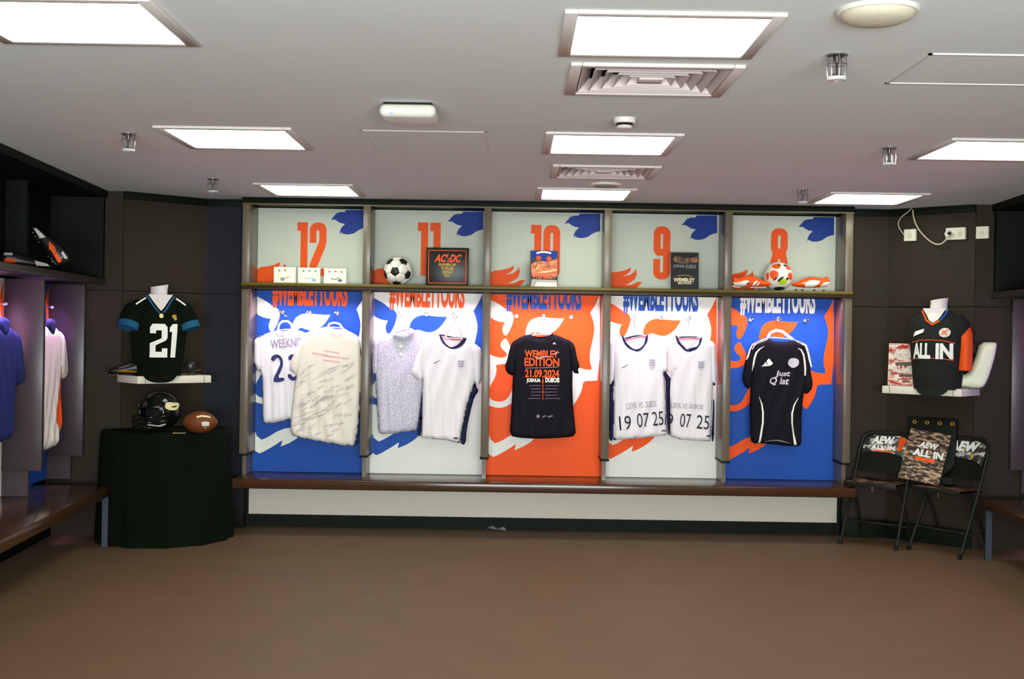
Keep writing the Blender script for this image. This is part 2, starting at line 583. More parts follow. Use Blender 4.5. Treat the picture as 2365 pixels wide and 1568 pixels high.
SPRG = pm('sprinkler_clear_guard', (220, 220, 214), .15, alpha=.55, var=.02)
SPRD = pm('sprinkler_metal', (80, 76, 70), .3, .8, var=.1)
SPL = [(1.06, 3.995, 'chrome ceiling sprinkler nearest the camera, right of the large vent'), (1.84, 5.93, 'chrome ceiling sprinkler just left of the right edge light'),
       (1.83, 7.67, 'small chrome ceiling sprinkler beside the right rear light'), (-1.90, 5.86, 'chrome ceiling sprinkler left of the middle left light'),
       (-1.92, 7.58, 'small chrome ceiling sprinkler by the left rear light')]
for x, y, lb in SPL:
    t = thing('sprinkler', lb, 'sprinkler', (x, y, CEILZ), 0, 'ceiling sprinklers')
    MB().lathe([(.036, 0), (.036, -.006), (.02, -.010), (.0, -.010)], n=20).build('ceiling_plate', CHROME, t, smooth=True)
    MB().lathe([(.0, -.010), (.013, -.010), (.011, -.03), (.004, -.032), (.004, -.066), (.014, -.067), (.014, -.071), (0, -.071)], n=14).build('nozzle', SPRD, t, smooth=True)
    m = MB()
    for k in range(8):
        a = k * math.pi / 4
        m.tube([(.031 * math.cos(a), .031 * math.sin(a), -.004), (.033 * math.cos(a), .033 * math.sin(a), -.05), (.029 * math.cos(a), .029 * math.sin(a), -.086)], .0016, 5)
    for zz, rr in ((-.035, .0325), (-.086, .029)):
        m.tube([(rr * math.cos(k * math.pi / 8), rr * math.sin(k * math.pi / 8), zz) for k in range(16)], .0018, 5, closed=True)
    m.build('guard', CHROME, t, smooth=True)
    MB().lathe([(.0, -.089), (.03, -.089), (.034, -.080), (.034, -.078), (.028, -.085), (0, -.085)], n=20).build('deflector', SPRG, t, smooth=True)

t = thing('access_point', 'white rounded box fixed under the ceiling left of centre', 'access point', (-.455, 5.05, CEILZ))
MB().box(-.10, .10, -.10, .10, -.010, 0).build('mounting_plate', VDARK, t)
MB().box(-.118, .118, -.118, .118, -.062, -.008).build('housing', WPLAST, t, bevel=.026, seg=5)
MB().box(-.07, -.06, -.119, -.1165, -.052, -.046).build('status_light', pm('blue_indicator', (120, 140, 255), emit=1.0), t)
t = thing('smoke_detector', 'small white round smoke detector before the middle light', 'smoke detector', (.468, 5.25, CEILZ))
MB().lathe([(.0, 0), (.05, 0), (.05, -.012), (.046, -.022), (.0, -.022)], n=28).build('base', WPLAST, t, smooth=True)
MB().lathe([(.0, -.022), (.036, -.022), (.036, -.032), (.0, -.032)], n=24).build('sensing_slot', VDARK, t, smooth=True)
MB().lathe([(.0, -.032), (.034, -.032), (.036, -.038), (.03, -.044), (.0, -.045)], n=24).build('cap', WPLAST, t, smooth=True)
t = thing('ceiling_speaker', 'flat round ceiling speaker between small vent and rear light', 'speaker', (.56, 7.55, CEILZ))
MB().lathe([(.0, 0), (.10, 0), (.098, -.010), (.088, -.014), (.0, -.014)], n=32).build('rim', WPLAST, t, smooth=True)
MB().lathe([(.0, -.0145), (.082, -.0145), (.08, -.016), (.0, -.017)], n=32).build('grille', pm('speaker_grille', (150, 135, 128), .6, bump=.4, bs=800), t, smooth=True)
t = thing('ceiling_dome', 'shallow white round dome on the ceiling, top right', 'ceiling dome', (1.03, 3.45, CEILZ))
MB().lathe([(.0, 0), (.115, 0), (.117, -.006), (.112, -.012), (.0, -.012)], n=36).build('rim', WPLAST, t, smooth=True)
MB().lathe([(.106, -.011), (.098, -.024), (.075, -.034), (.04, -.040), (.0, -.042)], n=36).build('cover', pm('dome_cover', (200, 192, 170), .5), t, smooth=True)
for x0, x1, y0, y1, lb in ((1.355, 2.02, 3.96, 4.43, 'white framed ceiling access hatch at the right edge'), (-.745, -.143, 5.65, 6.2, 'flush ceiling access hatch behind the white box')):
    t = thing('access_hatch', lb, 'access hatch', ((x0 + x1) / 2, (y0 + y1) / 2, CEILZ), 0, 'ceiling access hatches')
    a, b = (x1 - x0) / 2, (y1 - y0) / 2
    th = .005 if x0 > 0 else .0012
    m = MB()
    for q in ((-a, a, -b, -b + .012), (-a, a, b - .012, b), (-a, -a + .012, -b, b), (a - .012, a, -b, b)):
        m.box(q[0], q[1], q[2], q[3], -th, 0)
    m.build('frame', WPLAST, t)
    MB().box(-a + .016, a - .016, -b + .016, b - .016, -.002, 0).build('door', CEIL, t)

# ------------------------------------------------------------------ the back locker run
P, XC, YB, YF = .8675, .23, 8.9, 8.62
SZ0, SZ1, BZ = 1.745, 1.788, .40


def c10(x, y, s=6.534, ox=1110, oy=660):
    p = at(ox + x / s, oy + y / s, YB); return (p.x - XC, p.z)


SH = []
SH.append(chaikin([c10(*p) for p in [(95, 200), (150, 212), (250, 262), (330, 312), (400, 370), (470, 398), (502, 460), (492, 540), (460, 630), (420, 710), (378, 758), (340, 722), (328, 650), (348, 590), (368, 550), (300, 545), (220, 520), (150, 480), (95, 440)]], 1))
SH.append(chaikin([c10(*p) for p in [(672, 745), (690, 640), (720, 560), (770, 510), (830, 482), (900, 468), (960, 475), (1060, 485), (1180, 495), (1258, 491), (1258, 492), (1230, 550), (1180, 620), (1120, 680), (1050, 720), (980, 732), (900, 715), (840, 690), (800, 690), (760, 720), (720, 775)]], 1))
SH.append(chaikin([c10(*p) for p in [(361, 797), (306, 850), (300, 905), (330, 960), (386, 1005), (402, 1040), (376, 1075), (296, 1088), (196, 1062), (98, 1022), (98, 1182), (130, 1210), (145, 1290), (125, 1370), (92, 1430), (92, 1640), (108, 1640), (125, 1570), (150, 1500), (195, 1430), (232, 1340), (242, 1260), (228, 1190), (330, 1185), (420, 1160), (480, 1100), (490, 1000), (430, 880), (390, 800)]], 1))
SH.append(chaikin([c10(*p) for p in [(92, 1635), (130, 1690), (200, 1738), (290, 1750), (370, 1732), (430, 1670), (480, 1560), (540, 1460), (620, 1440), (640, 1540), (560, 1690), (490, 1755), (450, 1787), (370, 1828), (270, 1845), (150, 1818), (92, 1785)]], 1))
SH.append(chaikin([c10(*p) for p in [(1800, 130), (1770, 200), (1730, 290), (1655, 405), (1656, 408), (1690, 500), (1715, 600), (1715, 700), (1690, 820), (1660, 950), (1645, 1060), (1652, 1160), (1685, 1268), (1600, 1266), (1530, 1252), (1400, 1200), (1300, 1300), (1290, 1700), (1380, 1818), (1420, 1777), (1480, 1677), (1530, 1567), (1545, 1460), (1580, 1438), (1650, 1435), (1800, 1430)]], 1))
SH.append([c10(x, y + 1437) for x, y in [(90, 818), (150, 880), (222, 940), (300, 910), (370, 870), (440, 825), (560, 775), (720, 745), (905, 735), (860, 820), (800, 880), (740, 930), (640, 990), (513, 1042), (535, 955), (520, 957), (440, 1012), (340, 1072), (250, 1122), (190, 1146), (90, 1105)]])
UPH = [c10(x, y, 3.92, 1100, 440) for x, y in [(800, 298), (850, 240), (885, 228), (925, 228), (940, 208), (1122, 208), (1122, 368), (1080, 378), (1050, 392), (1010, 420), (960, 431), (920, 428), (890, 412), (880, 433), (884, 395), (897, 368), (930, 335), (890, 328), (860, 312), (840, 296)]]
FLM = [[c10(x, y, 3.92, 1100, 440) for x, y in [(115, 765), (160, 725), (220, 720), (290, 705), (342, 680), (338, 710), (310, 740), (268, 760), (330, 750), (370, 720), (385, 690), (396, 740), (375, 790), (330, 820), (290, 842), (350, 835), (400, 810), (445, 812), (410, 850), (390, 872), (115, 872)]]]


def arc(cx, cz, rx, rz, a0, a1, n=8):
    return [(cx + rx * math.cos(math.radians(a0 + (a1 - a0) * k / n)), cz + rz * math.sin(math.radians(a0 + (a1 - a0) * k / n))) for k in range(n + 1)]


def rrect(x0, z0, x1, z1, r):
    return arc(x1 - r, z1 - r, r, r, 0, 90) + arc(x0 + r, z1 - r, r, r, 90, 180) + arc(x0 + r, z0 + r, r, r, 180, 270) + arc(x1 - r, z0 + r, r, r, 270, 360)


def digit(ch):
    """tall condensed numerals in a 1 x 3.17 box, as loops (outer first)"""
    H, Wd = 3.17, 1.0
    if ch == '1':
        return [[(0, H), (.62, H), (.62, 0), (.2, 0), (.2, 2.66), (0, 2.66)]], .62
    if ch == '0':
        return [rrect(0, 0, Wd, H, .45), rrect(.42, .45, .58, H - .45, .075)], 1.0
    if ch == '8':
        return [arc(.45, 2.05, .45, .45, 215, 180, 3) + arc(.45, H - .45, .45, .45, 180, 90) + arc(.55, H - .45, .45, .45, 90, 0) + arc(.55, 2.05, .45, .45, 0, -35, 3) + arc(.55, 1.22, .45, .45, 35, 0, 3) + arc(.55, .45, .45, .45, 0, -90) + arc(.45, .45, .45, .45, 270, 180) + arc(.45, 1.22, .45, .45, 180, 145, 3),
                rrect(.42, 1.95, .58, H - .42, .075), rrect(.42, .42, .58, 1.33, .075)], 1.0
    if ch == '9':
        return [[(0, 1.22), (.40, 1.22), (.40, .55)] + arc(.49, .5, .09, .09, 180, 360, 5) + [(.58, 1.42)] + [(.40, 1.42), (.3, 1.36)] + arc(.45, 1.82, .45, .45, 240, 180, 4) + arc(.45, H - .45, .45, .45, 180, 90) + arc(.55, H - .45, .45, .45, 90, 0) + arc(.55, .45, .45, .45, 0, -90) + arc(.45, .45, .45, .45, 270, 180),
                rrect(.42, 1.82, .56, H - .45, .06)], 1.0
    if ch == '2':
        return [[(0, 0), (.98, 0), (.98, .42), (.42, .42), (.9, 1.6), (1.0, 2.0)] + arc(.55, H - .45, .45, .45, 0, 90) + arc(.45, H - .45, .45, .45, 90, 180) + [(0, 1.95), (.40, 1.95), (.40, 2.6)] + arc(.48, 2.62, .09, .09, 180, 0, 5) + [(.57, 2.05), (.05, .75), (0, .5)]], 1.0


def number(s, x0, z0, h):
    """loops of each numeral placed from x0 (left) and z0 (bottom)"""
    k = h / 3.17; out = []; x = x0
    for ch in s:
        L, wd = digit(ch)
        out.append(fill([[(x + p[0] * k, z0 + p[1] * k) for p in lp] for lp in L]))
        x += (wd + .12) * k
    return out


def bay(i, num, bg, shp, tx, ulabel):
    xi = XC + (i - 2) * P
    t = thing('locker_bay', ulabel, 'locker', (xi, YB, BZ), 0, 'open locker bays along the back wall')
    o = (xi, YB, BZ)
    a, b = xi - P / 2, xi + P / 2
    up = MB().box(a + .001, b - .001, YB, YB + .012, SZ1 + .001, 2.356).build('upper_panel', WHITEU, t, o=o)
    lo = MB().box(a + .001, b - .001, YB, YB + .012, BZ + .001, SZ0 - .001).build('lower_panel', bg, t, o=o)
    for k, s_ in enumerate(SH):
        V, T = fill([[(min(max(x + xi, a + .0275), b - .0275), z) for x, z in s_]])
        prints(('ear_shape', 'eye_shape', 'muzzle_shape', 'smile_shape', 'mane_shape', 'chin_shape')[k], V, T, YB, shp, lo, .0015, o)
    L0, L1 = c10(385, 388), c10(1520, 388)
    V, T = txt('#WEMBLEYTOURS', L0[0] + xi, L0[1], L1[0] + xi, L0[1] + .215, bold=.05)
    prints('hashtag_lettering', V, T, YB, tx, lo, .003, o, ztop=SZ0 - .002)
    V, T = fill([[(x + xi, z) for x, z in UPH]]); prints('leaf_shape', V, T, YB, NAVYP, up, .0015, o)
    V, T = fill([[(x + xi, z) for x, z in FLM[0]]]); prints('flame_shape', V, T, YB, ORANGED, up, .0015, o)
    nx = {0: (540, 440, 570, 768), 1: (540, 440, 1660, 770), 2: (1100, 440, 490, 792), 3: (1100, 440, 1600, 804), 4: (1640, 440, 545, 822)}[i]
    p = at(nx[0] + nx[2] / 3.92, nx[1] + nx[3] / 3.92, YB)
    wide = .1245
    for V, T in number(num, p.x, p.z, .1245 * 3.17):
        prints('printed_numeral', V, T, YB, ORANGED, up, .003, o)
    for side in ([a] if i < 4 else [a, b]):
        MB().box(side - .0265, side + .0265, YF, YB - .0005, BZ + .16, SZ0 - .001).build('lower_divider', LAM, t, o=o, bevel=.002)
        MB().box(side - .0265, side + .0265, YF, YB - .0005, SZ1 + .001, 2.354).build('upper_divider', LAM, t, o=o, bevel=.002)
        MB().box(side - .031, side + .031, YF - .004, YB - .02, BZ + .145, BZ + .16).build('divider_cap', DARKIN, t, o=o, bevel=.002)
        MB().box(side - .016, side + .012, YF + .06, YB - .0005, BZ + .001, BZ + .145).build('divider_foot', LAM, t, o=o)
    for hx, hy in ((540, 458), (952, 458), (1366, 470)):
        q = c10(hx, hy); x, z = q[0] + xi, q[1]
        m = MB()
        m.tube([(x, YB - .0005, z), (x, YB - .012, z)], [.014, .014], 12)
        m.tube([(x, YB - .010, z), (x, YB - .05, z), (x, YB - .085, z + .004)], .0045, 8)
        m.tube([(x, YB - .080, z + .003), (x, YB - .088, z + .004), (x, YB - .10, z + .005), (x, YB - .105, z + .005)], [.006, .012, .012, .007], 12)
        m.build('coat_peg', CHROME, t, smooth=True, o=o)
    area('locker_led_light', (xi, YF + .045, SZ0 - .004), (math.radians(30), 0, 0), .78, .022, LED_W, LED_COL).data.spread = math.radians(88)


bay(0, '12', BLUEP, WHITEP, ORANGEP, 'open locker bay 12, leftmost, blue lower panel with white shapes')
bay(1, '11', WHITEP, BLUEP, ORANGEP, 'open locker bay 11, white lower panel with blue shapes')
bay(2, '10', ORANGEP, WHITEP, BLUEP, 'open locker bay 10, central, orange lower panel with white shapes')
bay(3, '9', WHITEP, ORANGEP, BLUEP, 'open locker bay 9, white lower panel with orange shapes')
bay(4, '8', BLUEP, ORANGEP, WHITEP, 'open locker bay 8, rightmost, blue lower panel with orange shapes')

t = thing('locker_shelf', 'long dark wooden shelf with rounded lip across the back lockers', 'shelf', (XC, YB, SZ0))
o = (XC, YB, SZ0)
MB().box(BX0, BX1, YF + .03, YB + .03, SZ0 + .012, SZ1).build('board', LAM, t, o=o)
MB().box(BX0 - .004, BX1 + .004, YF - .02, YF + .03, SZ0 + .020, SZ1 + .004).build('front_lip', SHELFW, t, o=o, bevel=.012, seg=4)
MB().box(BX0 - .004, BX1 + .004, YF - .016, YF + .03, SZ0, SZ0 + .0195).build('lip_shaded_part', pm('shaded_lip', (46, 34, 18), .4), t, o=o, bevel=.003)  # lip in two tones: lit upper edge and shaded lower part are painted
MB().box(BX0 + .05, BX1 - .05, YF + .034, YF + .056, SZ0 + .004, SZ0 + .012).build('led_strip', LEDM, t, o=o)
t = thing('locker_cornice', 'dark cornice board along the top of the back lockers', 'cornice', (XC, YB, 2.356))
o = (XC, YB, 2.356)
MB().box(BX0 - .004, BX1 + .004, YF - .012, YB + .03, 2.362, CEILZ - .001).build('board', TRIMB, t, o=o, bevel=.004)
MB().box(BX0 - .002, BX1 + .002, YF - .004, YF + .02, 2.352, 2.362).build('edge_strip', SHELFW, t, o=o)

t = thing('bench', 'long glossy dark wooden bench below the back lockers, white front board', 'bench', (XC, YB, 0))
o = (XC, YB, 0)
MB().box(BX0 - .01, BX1 + .0, 8.44, YB + .03, BZ - .068, BZ).build('seat_board', WOOD, t, o=o, bevel=.012, seg=3)
MB().box(BX0 + .02, BX1 - .02, 8.875, YB + .02, .09, BZ - .0685).build('front_board', KICK, t, o=o)
MB().box(BX0 + .0, BX1 - .0, 8.868, YB + .02, 0, .0895).build('toe_board', TRIMB, t, o=o)
for x in (BX0, BX1 - .02):
    MB().box(x, x + .02, 8.862, YB + .02, .09, BZ - .0685).build('end_post', DARKIN, t, o=o)


# ------------------------------------------------------------------ side locker runs
def side_run(nm, fr, sgn):
    """sgn -1: bays go to negative local x (left wall); +1 to positive x (right wall)"""
    step = .9
    for k in range(3):
        o3 = loc_w(fr, sgn * (k + .5) * step, 0, BZ)
        lb = {0: 'dark open locker bay on the %s wall, nearest the corner', 1: 'dark open locker bay on the %s wall, second from the corner', 2: 'dark open locker bay on the %s wall, third from the corner'}[k] % nm
        t = thing('side_locker_bay', lb, 'locker', o3, fr[1], 'open locker bays along the %s wall' % nm)
        bg, shp, tx = ((BLUEP, ORANGEP, WHITEP), (WHITEP, ORANGEP, BLUEP), (ORANGEP, WHITEP, BLUEP))[k]
        h = step / 2
        up = MB().box(-h + .001, h - .001, 0, .012, SZ1 + .001 - BZ, 2.356 - BZ).build('upper_panel', DARKIN, t)
        lo = MB().box(-h + .001, h - .001, 0, .012, .001, SZ0 - BZ).build('lower_panel', bg, t)
        for q, s_ in enumerate(SH):
            V, T = fill([[(min(max(x * 1.037, -h + .027), h - .027), z - BZ) for x, z in s_]])
            prints(('ear_shape', 'eye_shape', 'muzzle_shape', 'smile_shape', 'mane_shape', 'chin_shape')[q], V, T, 0.0, shp, lo, .0015)
        L0, L1 = c10(385, 388), c10(1520, 388)
        V, T = txt('#WEMBLEYTOURS', L0[0], L0[1] - BZ, L1[0], L0[1] + .215 - BZ, bold=.05)
        prints('hashtag_lettering', V, T, 0.0, tx, lo, .003, ztop=SZ0 - .002 - BZ)
        ends = [sgn * -h] if k else [sgn * -h]
        if k == 2:
            ends.append(sgn * h)
        for e in ends:
            last = (k == 0)
            MB().box(e - .022, e + .022, -.24, -.0005, .16, SZ0 - .001 - BZ).build('lower_divider', SIDELAM, t, bevel=.002)
            MB().box(e - .022, e + .022, (-.36 if last else -.13), -.0005, SZ1 + .001 - BZ, 2.354 - BZ).build('upper_divider', DARKIN, t)
            MB().box(e - .014, e + .012, -.16, -.0005, .001, .159).build('divider_foot', SIDELAM, t)
        for hx, hy in ((540, 458), (952, 458), (1366, 470)):
            q = c10(hx, hy); x, z = q[0], q[1] - BZ
            m = MB(); m.tube([(x, -.0005, z), (x, -.012, z)], .014, 10); m.tube([(x, -.010, z), (x, -.085, z + .004)], .0045, 8)
            m.tube([(x, -.080, z), (x, -.09, z), (x, -.105, z)], [.006, .012, .008], 10)
            m.build('coat_peg', CHROME, t, smooth=True)
        p = loc_w(fr, sgn * (k + .5) * step, -.20, SZ0 - .004)
        area('locker_led_light', p, (math.radians(30), 0, fr[1]), .62, .022, LED_W * 2.2, (.86, .46, 1.0)).data.spread = math.radians(70)
    L = 3 * step
    a, b = (-L - .03, .03) if sgn < 0 else (-.03, L + .03)
    t = thing('side_locker_shelf', 'dark shelf running along the %s wall lockers' % nm, 'shelf', loc_w(fr, 0, 0, SZ0), fr[1])
    MB().box(a, b, -.36, .02, .012, SZ1 - SZ0).build('board', DARKIN, t)
    MB().box(a, b, -.375, -.35, 0, SZ1 - SZ0 + .004).build('front_lip', pm('dark_shelf_lip', (44, 38, 34), .3), t, bevel=.008, seg=3)
    t = thing('side_locker_cornice', 'black cornice board on top of the %s wall lockers' % nm, 'cornice', loc_w(fr, 0, 0, 2.356), fr[1])
    MB().box(a, b, -.375, .02, 0, CEILZ - 2.357).build('board', TRIMB, t)
    t = thing('side_bench', 'dark glossy wooden bench under the %s wall lockers' % nm, 'bench', loc_w(fr, 0, 0, 0), fr[1])
    e0, e1 = (a, -.36) if sgn < 0 else (.36, b)
    MB().box(e0, e1, -.525, .02, BZ - .068, BZ).build('seat_board', WOOD, t, bevel=.012, seg=3)
    MB().box(a, b, -.02, .02, 0, BZ - .0685).build('front_board', DARKIN, t)
    xs = -.40 if sgn < 0 else .40
    MB().box(xs - .012, xs + .012, -.518, -.48, 0, BZ - .0685).build('leg', pm('bluish_steel', (58, 64, 76), .4, .3), t)


side_run('left', LEFT, -1)
side_run('right', RIGHT, 1)


# ------------------------------------------------------------------ shirts on hangers in the back lockers
def cw(org, pts, Y, s=6.534):
    r = []
    for x, y in pts:
        p = at(org[0] + x / s, org[1] + y / s, Y)
        i = {570: 0, 840: 1, 1110: 2, 1380: 3, 1650: 4}[org[0]]; c = XC + (i - 2) * P
        r.append((min(max(p.x, c - P / 2 + .031), c + P / 2 - .031), p.z))
    return r


def hanger(name, label, org, pts_arch, hook_top, Y, mat, s=6.534, wd=.016, bar=None):
    """plastic hanger: hook over the peg, raised neck piece, shoulder bar inside the shirt"""
    A = cw(org, pts_arch, Y, s); hk = cw(org, [hook_top], Y, s)[0]
    t = thing(name, label, 'hanger', (hk[0], Y, hk[1]), 0, 'hangers on the back locker pegs')
    o = (hk[0], Y, hk[1])
    top = max(A, key=lambda q: q[1])
    m = MB()
    pts = [(top[0], Y, top[1] - .01), (top[0], Y, (top[1] + hk[1]) / 2)]
    for k in range(9):
        an = math.radians(-60 + 34 * k)
        pts.append((hk[0] + .012 * math.cos(an), Y, hk[1] - .004 + .016 * math.sin(an)))
    m.tube(pts, .0022, 6); m.build('hook', CHROME, t, smooth=True, o=o)
    m = MB()
    n = len(A)
    V, T = strip2(A, wd)
    VV = [(x, Y - .006, z) for x, z in V] + [(x, Y + .006, z) for x, z in V]
    nn = len(V)
    FF = [tuple(f) for f in T] + [tuple(i + nn for i in f[::-1]) for f in T]
    for i in range(0, nn - 2, 1):
        if i % 2 == 0:
            FF += [(i, i + 2, i + 2 + nn, i + nn), (i + 1, i + 1 + nn, i + 3 + nn, i + 3)]
    m.add(VV, FF); m.build('neck_piece', mat, t, o=o)
    lx, rx = A[0], A[-1]
    m = MB(); m.tube([(lx[0] - .10, Y, lx[1] - .055), (lx[0], Y, lx[1]), (top[0], Y, max(lx[1], rx[1]) - .0), (rx[0], Y, rx[1]), (rx[0] + .10, Y, rx[1] - .055)], .006, 6)
    m.build('shoulder_bar', mat, t, smooth=True, o=o)
    return t


PEG_GROUP = 'shirts hanging in the back lockers'


def shirt(name, label, Y, org, s=6.534):
    p = at(org[0] + 900 / s, org[1] + 700 / s, Y)
    return thing(name, label, 'shirt', tuple(p), 0, PEG_GROUP), tuple(p)


def squiggles(x0, z0, x1, z1, n, size, rot, wd=.0022, inside=None):
    out = []
    for _ in range(n):
        cx, cz = random.uniform(x0, x1), random.uniform(z0, z1)
        L = size * random.uniform(.6, 1.3); a = rot + random.uniform(-.25, .25); ph = random.uniform(0, 6); fq = random.uniform(3, 7)
        pts = []
        for k in range(18):
            u = k / 17; x = (u - .5) * L + .008 * math.sin(fq * 6.28 * u + ph); z = .010 * math.sin(fq * 6.28 * u * .97 + ph + 1.2) * (1 - .5 * u)
            pts.append((cx + x * math.cos(a) - z * math.sin(a), cz + x * math.sin(a) + z * math.cos(a)))
        if inside is None or all(inside(p) for p in pts):
            out.append(strip2(pts, wd))
    return merge2(out)


# --- bay 12: white shirt with number 23, behind
O = (570, 660); Y = 8.80
t, o = shirt('jersey', 'white jersey with navy number 23, behind the cream signed shirt', Y, O)
C = lambda pts: cw(O, pts, Y)
body, f = puff('body', C([(380, 690), (430, 675), (520, 688), (600, 682), (660, 655), (760, 655), (1000, 760), (1010, 2000), (650, 2010), (470, 2060), (262, 2082), (245, 2030), (240, 1700), (238, 1400), (200, 1300), (165, 1100), (170, 850), (230, 745)]), Y, .034, .035, CLOTHW, t, o, (.0055, 58, o[2] - .1, o[2] - .55))
sl, fs = puff('sleeve', C([(240, 740), (170, 775), (112, 822), (100, 900), (92, 1160), (140, 1215), (190, 1290), (235, 1300), (245, 1000)]), Y - .005, .035, .04, CLOTHW, t, o, (.004, 30, o[2], o[2] - .3))
V, T = fill([C([(78, 1165), (138, 1170), (142, 1235), (168, 1262), (112, 1345), (88, 1255)])]); prints('cuff', V, T, fs, NAVYC, sl, .004, o, .02)
q = C([(372, 925), (780, 790)])
prints('printed_name', *merge2([txt('THE', q[0][0] + .035, q[1][1] + .005, q[0][0] + .10, q[1][1] + .035, .02, .08), txt('WEEKND', q[0][0], q[0][1], q[1][0] + .03, q[1][1] - .004, .02, .1)]), f, INKG, body, .004, o)
n2 = chaikin(C([(380, 1120), (385, 1075), (420, 1042), (475, 1032), (525, 1055), (558, 1110), (562, 1190), (545, 1250), (480, 1390), (575, 1378), (585, 1435), (430, 1460), (415, 1400), (490, 1250), (520, 1180), (518, 1120), (490, 1085), (455, 1090), (430, 1140)]), 1)
V, T = fill([n2]); prints('printed_numeral', V, T, f, INKN, body, .004, o, .02)
n3 = [(x + .118, z + .004) for x, z in C([(395, 1120), (400, 1060), (460, 1030), (525, 1050), (550, 1110), (530, 1180), (480, 1215), (545, 1260), (575, 1340), (545, 1410), (470, 1440), (400, 1400), (385, 1340), (430, 1330), (470, 1385), (520, 1350), (515, 1290), (440, 1245), (445, 1195), (500, 1150), (500, 1095), (460, 1080), (440, 1125)])]
V, T = fill([chaikin(n3, 1)]); prints('printed_numeral', V, T, f, INKN, body, .004, o, .02)
hanger('clothes_hanger', 'pale clear hanger above the white 23 jersey', O, [(470, 670), (490, 580), (540, 535), (620, 535), (670, 575), (690, 660)], (545, 405), Y, FROST)

# --- bay 12: cream signed shirt in front
Y = 8.74
t, o = shirt('signed_shirt', 'cream white shirt covered in signatures, right half of locker 12', Y, O)
C = lambda pts: cw(O, pts, Y)
bo = C([(1225, 608), (1300, 648), (1400, 660), (1470, 655), (1600, 710), (1690, 770), (1728, 900), (1732, 1300), (1718, 1700), (1690, 2050), (1640, 2400), (1600, 2425), (1300, 2385), (1000, 2330), (780, 2290), (660, 2245), (665, 2000), (700, 1600), (755, 1330), (790, 900), (900, 695), (1060, 650)])
body, f = puff('body', bo, Y, .036, .035, CREAMW, t, o, (.0055, 48, o[2] - .12, o[2] - .6))
puff('sleeve', C([(930, 688), (850, 742), (770, 900), (695, 1060), (635, 1262), (700, 1312), (765, 1345), (820, 1200), (880, 900)]), Y - .012, .035, .05, CREAMW, t, o, (.005, 26, o[2], o[2] - .3))
V, T = strip2(C([(1235, 615), (1270, 680), (1350, 720), (1430, 715), (1480, 665)]), .010); prints('collar', V, T, f, pm('cream_rib', (214, 204, 188), .9), body, .004, o, .02)
BA = np.array(bo)
ins = lambda p: bool(bdist(np.array([p]), BA)[0] > .02)
q = C([(760, 2250), (1690, 1180)])
V, T = squiggles(q[0][0], q[0][1], q[1][0], q[1][1], 85, .075, .5, .0020, ins)
sg = prints('signatures', V, T, f, INKS, body, .004, o, .03)
sg['kind'] = 'stuff'
# faded red row lines read only as soft red bars at this size
prints('faded_lettering', *merge2([strip2(C([(1180, 975), (1410, 1015)]), .006), strip2(C([(1000, 1012), (1240, 1050)]), .007), strip2(C([(1170, 1050), (1430, 1080)]), .007), strip2(C([(1440, 1090), (1570, 1095)]), .007), strip2(C([(1160, 1115), (1425, 1150)]), .006)]), f, INKR, body, .004, o, .02)
hanger('clothes_hanger', 'pale clear hanger above the cream signed shirt', O, [(1225, 625), (1245, 575), (1320, 555), (1400, 575), (1445, 640)], (1370, 425), Y, FROST)

# --- bay 11
O = (840, 660); Y = 8.80
t, o = shirt('polo_shirt', 'grey all-over patterned polo shirt, left half of locker 11', Y, O)
C = lambda pts: cw(O, pts, Y)
body, f = puff('body', C([(390, 742), (520, 690), (640, 652), (750, 655), (830, 695), (985, 752), (1000, 900), (900, 1500), (842, 2175), (640, 2200), (430, 2232), (240, 2237), (222, 2180), (215, 2000), (192, 1700), (172, 1340), (165, 1000), (180, 850), (250, 780)]), Y, .034, .035, GREYK, t, o, (.0045, 55, o[2] - .1, o[2] - .5))
puff('sleeve', C([(250, 775), (180, 810), (128, 842), (112, 900), (108, 1300), (172, 1335), (225, 1330), (250, 1000)]), Y - .004, .03, .04, GREYK, t, o)
cl, fc = puff('collar', C([(420, 760), (470, 700), (560, 668), (660, 640), (740, 640), (790, 700), (700, 800), (600, 830), (520, 810)]), Y - .042, .02, .025, GREYK, t, o)
V, T = strip2(C([(500, 695), (580, 670), (720, 640)]), .008); prints('collar_stripe', V, T, fc, INKG, cl, .003, o, .02)
for yy in (910, 1030):
    q = C([(570, yy)])[0]; prints('placket_patch', *disc2(q[0], q[1], .012), f, WHITEP, body, .005, o)
hanger('clothes_hanger', 'pale clear hanger inside the grey patterned polo shirt', O, [(520, 690), (545, 640), (600, 620), (655, 640), (680, 680)], (545, 440), Y, FROST)

Y = 8.74
t, o = shirt('england_shirt', 'white shirt with navy collar and side panels, right half of locker 11', Y, O)
t.name = 'football_shirt'
C = lambda pts: cw(O, pts, Y)


def v_collar(C, t, o, back, front, tip, Y, f):
    inner, fi = puff('neck_lining', C(back + [front[-1]] + [tip] + [front[0]]), Y + .012, .01, .03, CLOTHW, t, o, smooth=0)
    V, T = strip2(C(back), .011); prints('inner_neckband', V, T, fi, NAVYC, inner, .006, o, .02)
    bk = [(x + 2, y + 30) for x, y in back]
    V, T = strip2(C(bk), .006); prints('inner_neckband_red', V, T, fi, REDC, inner, .005, o, .02)


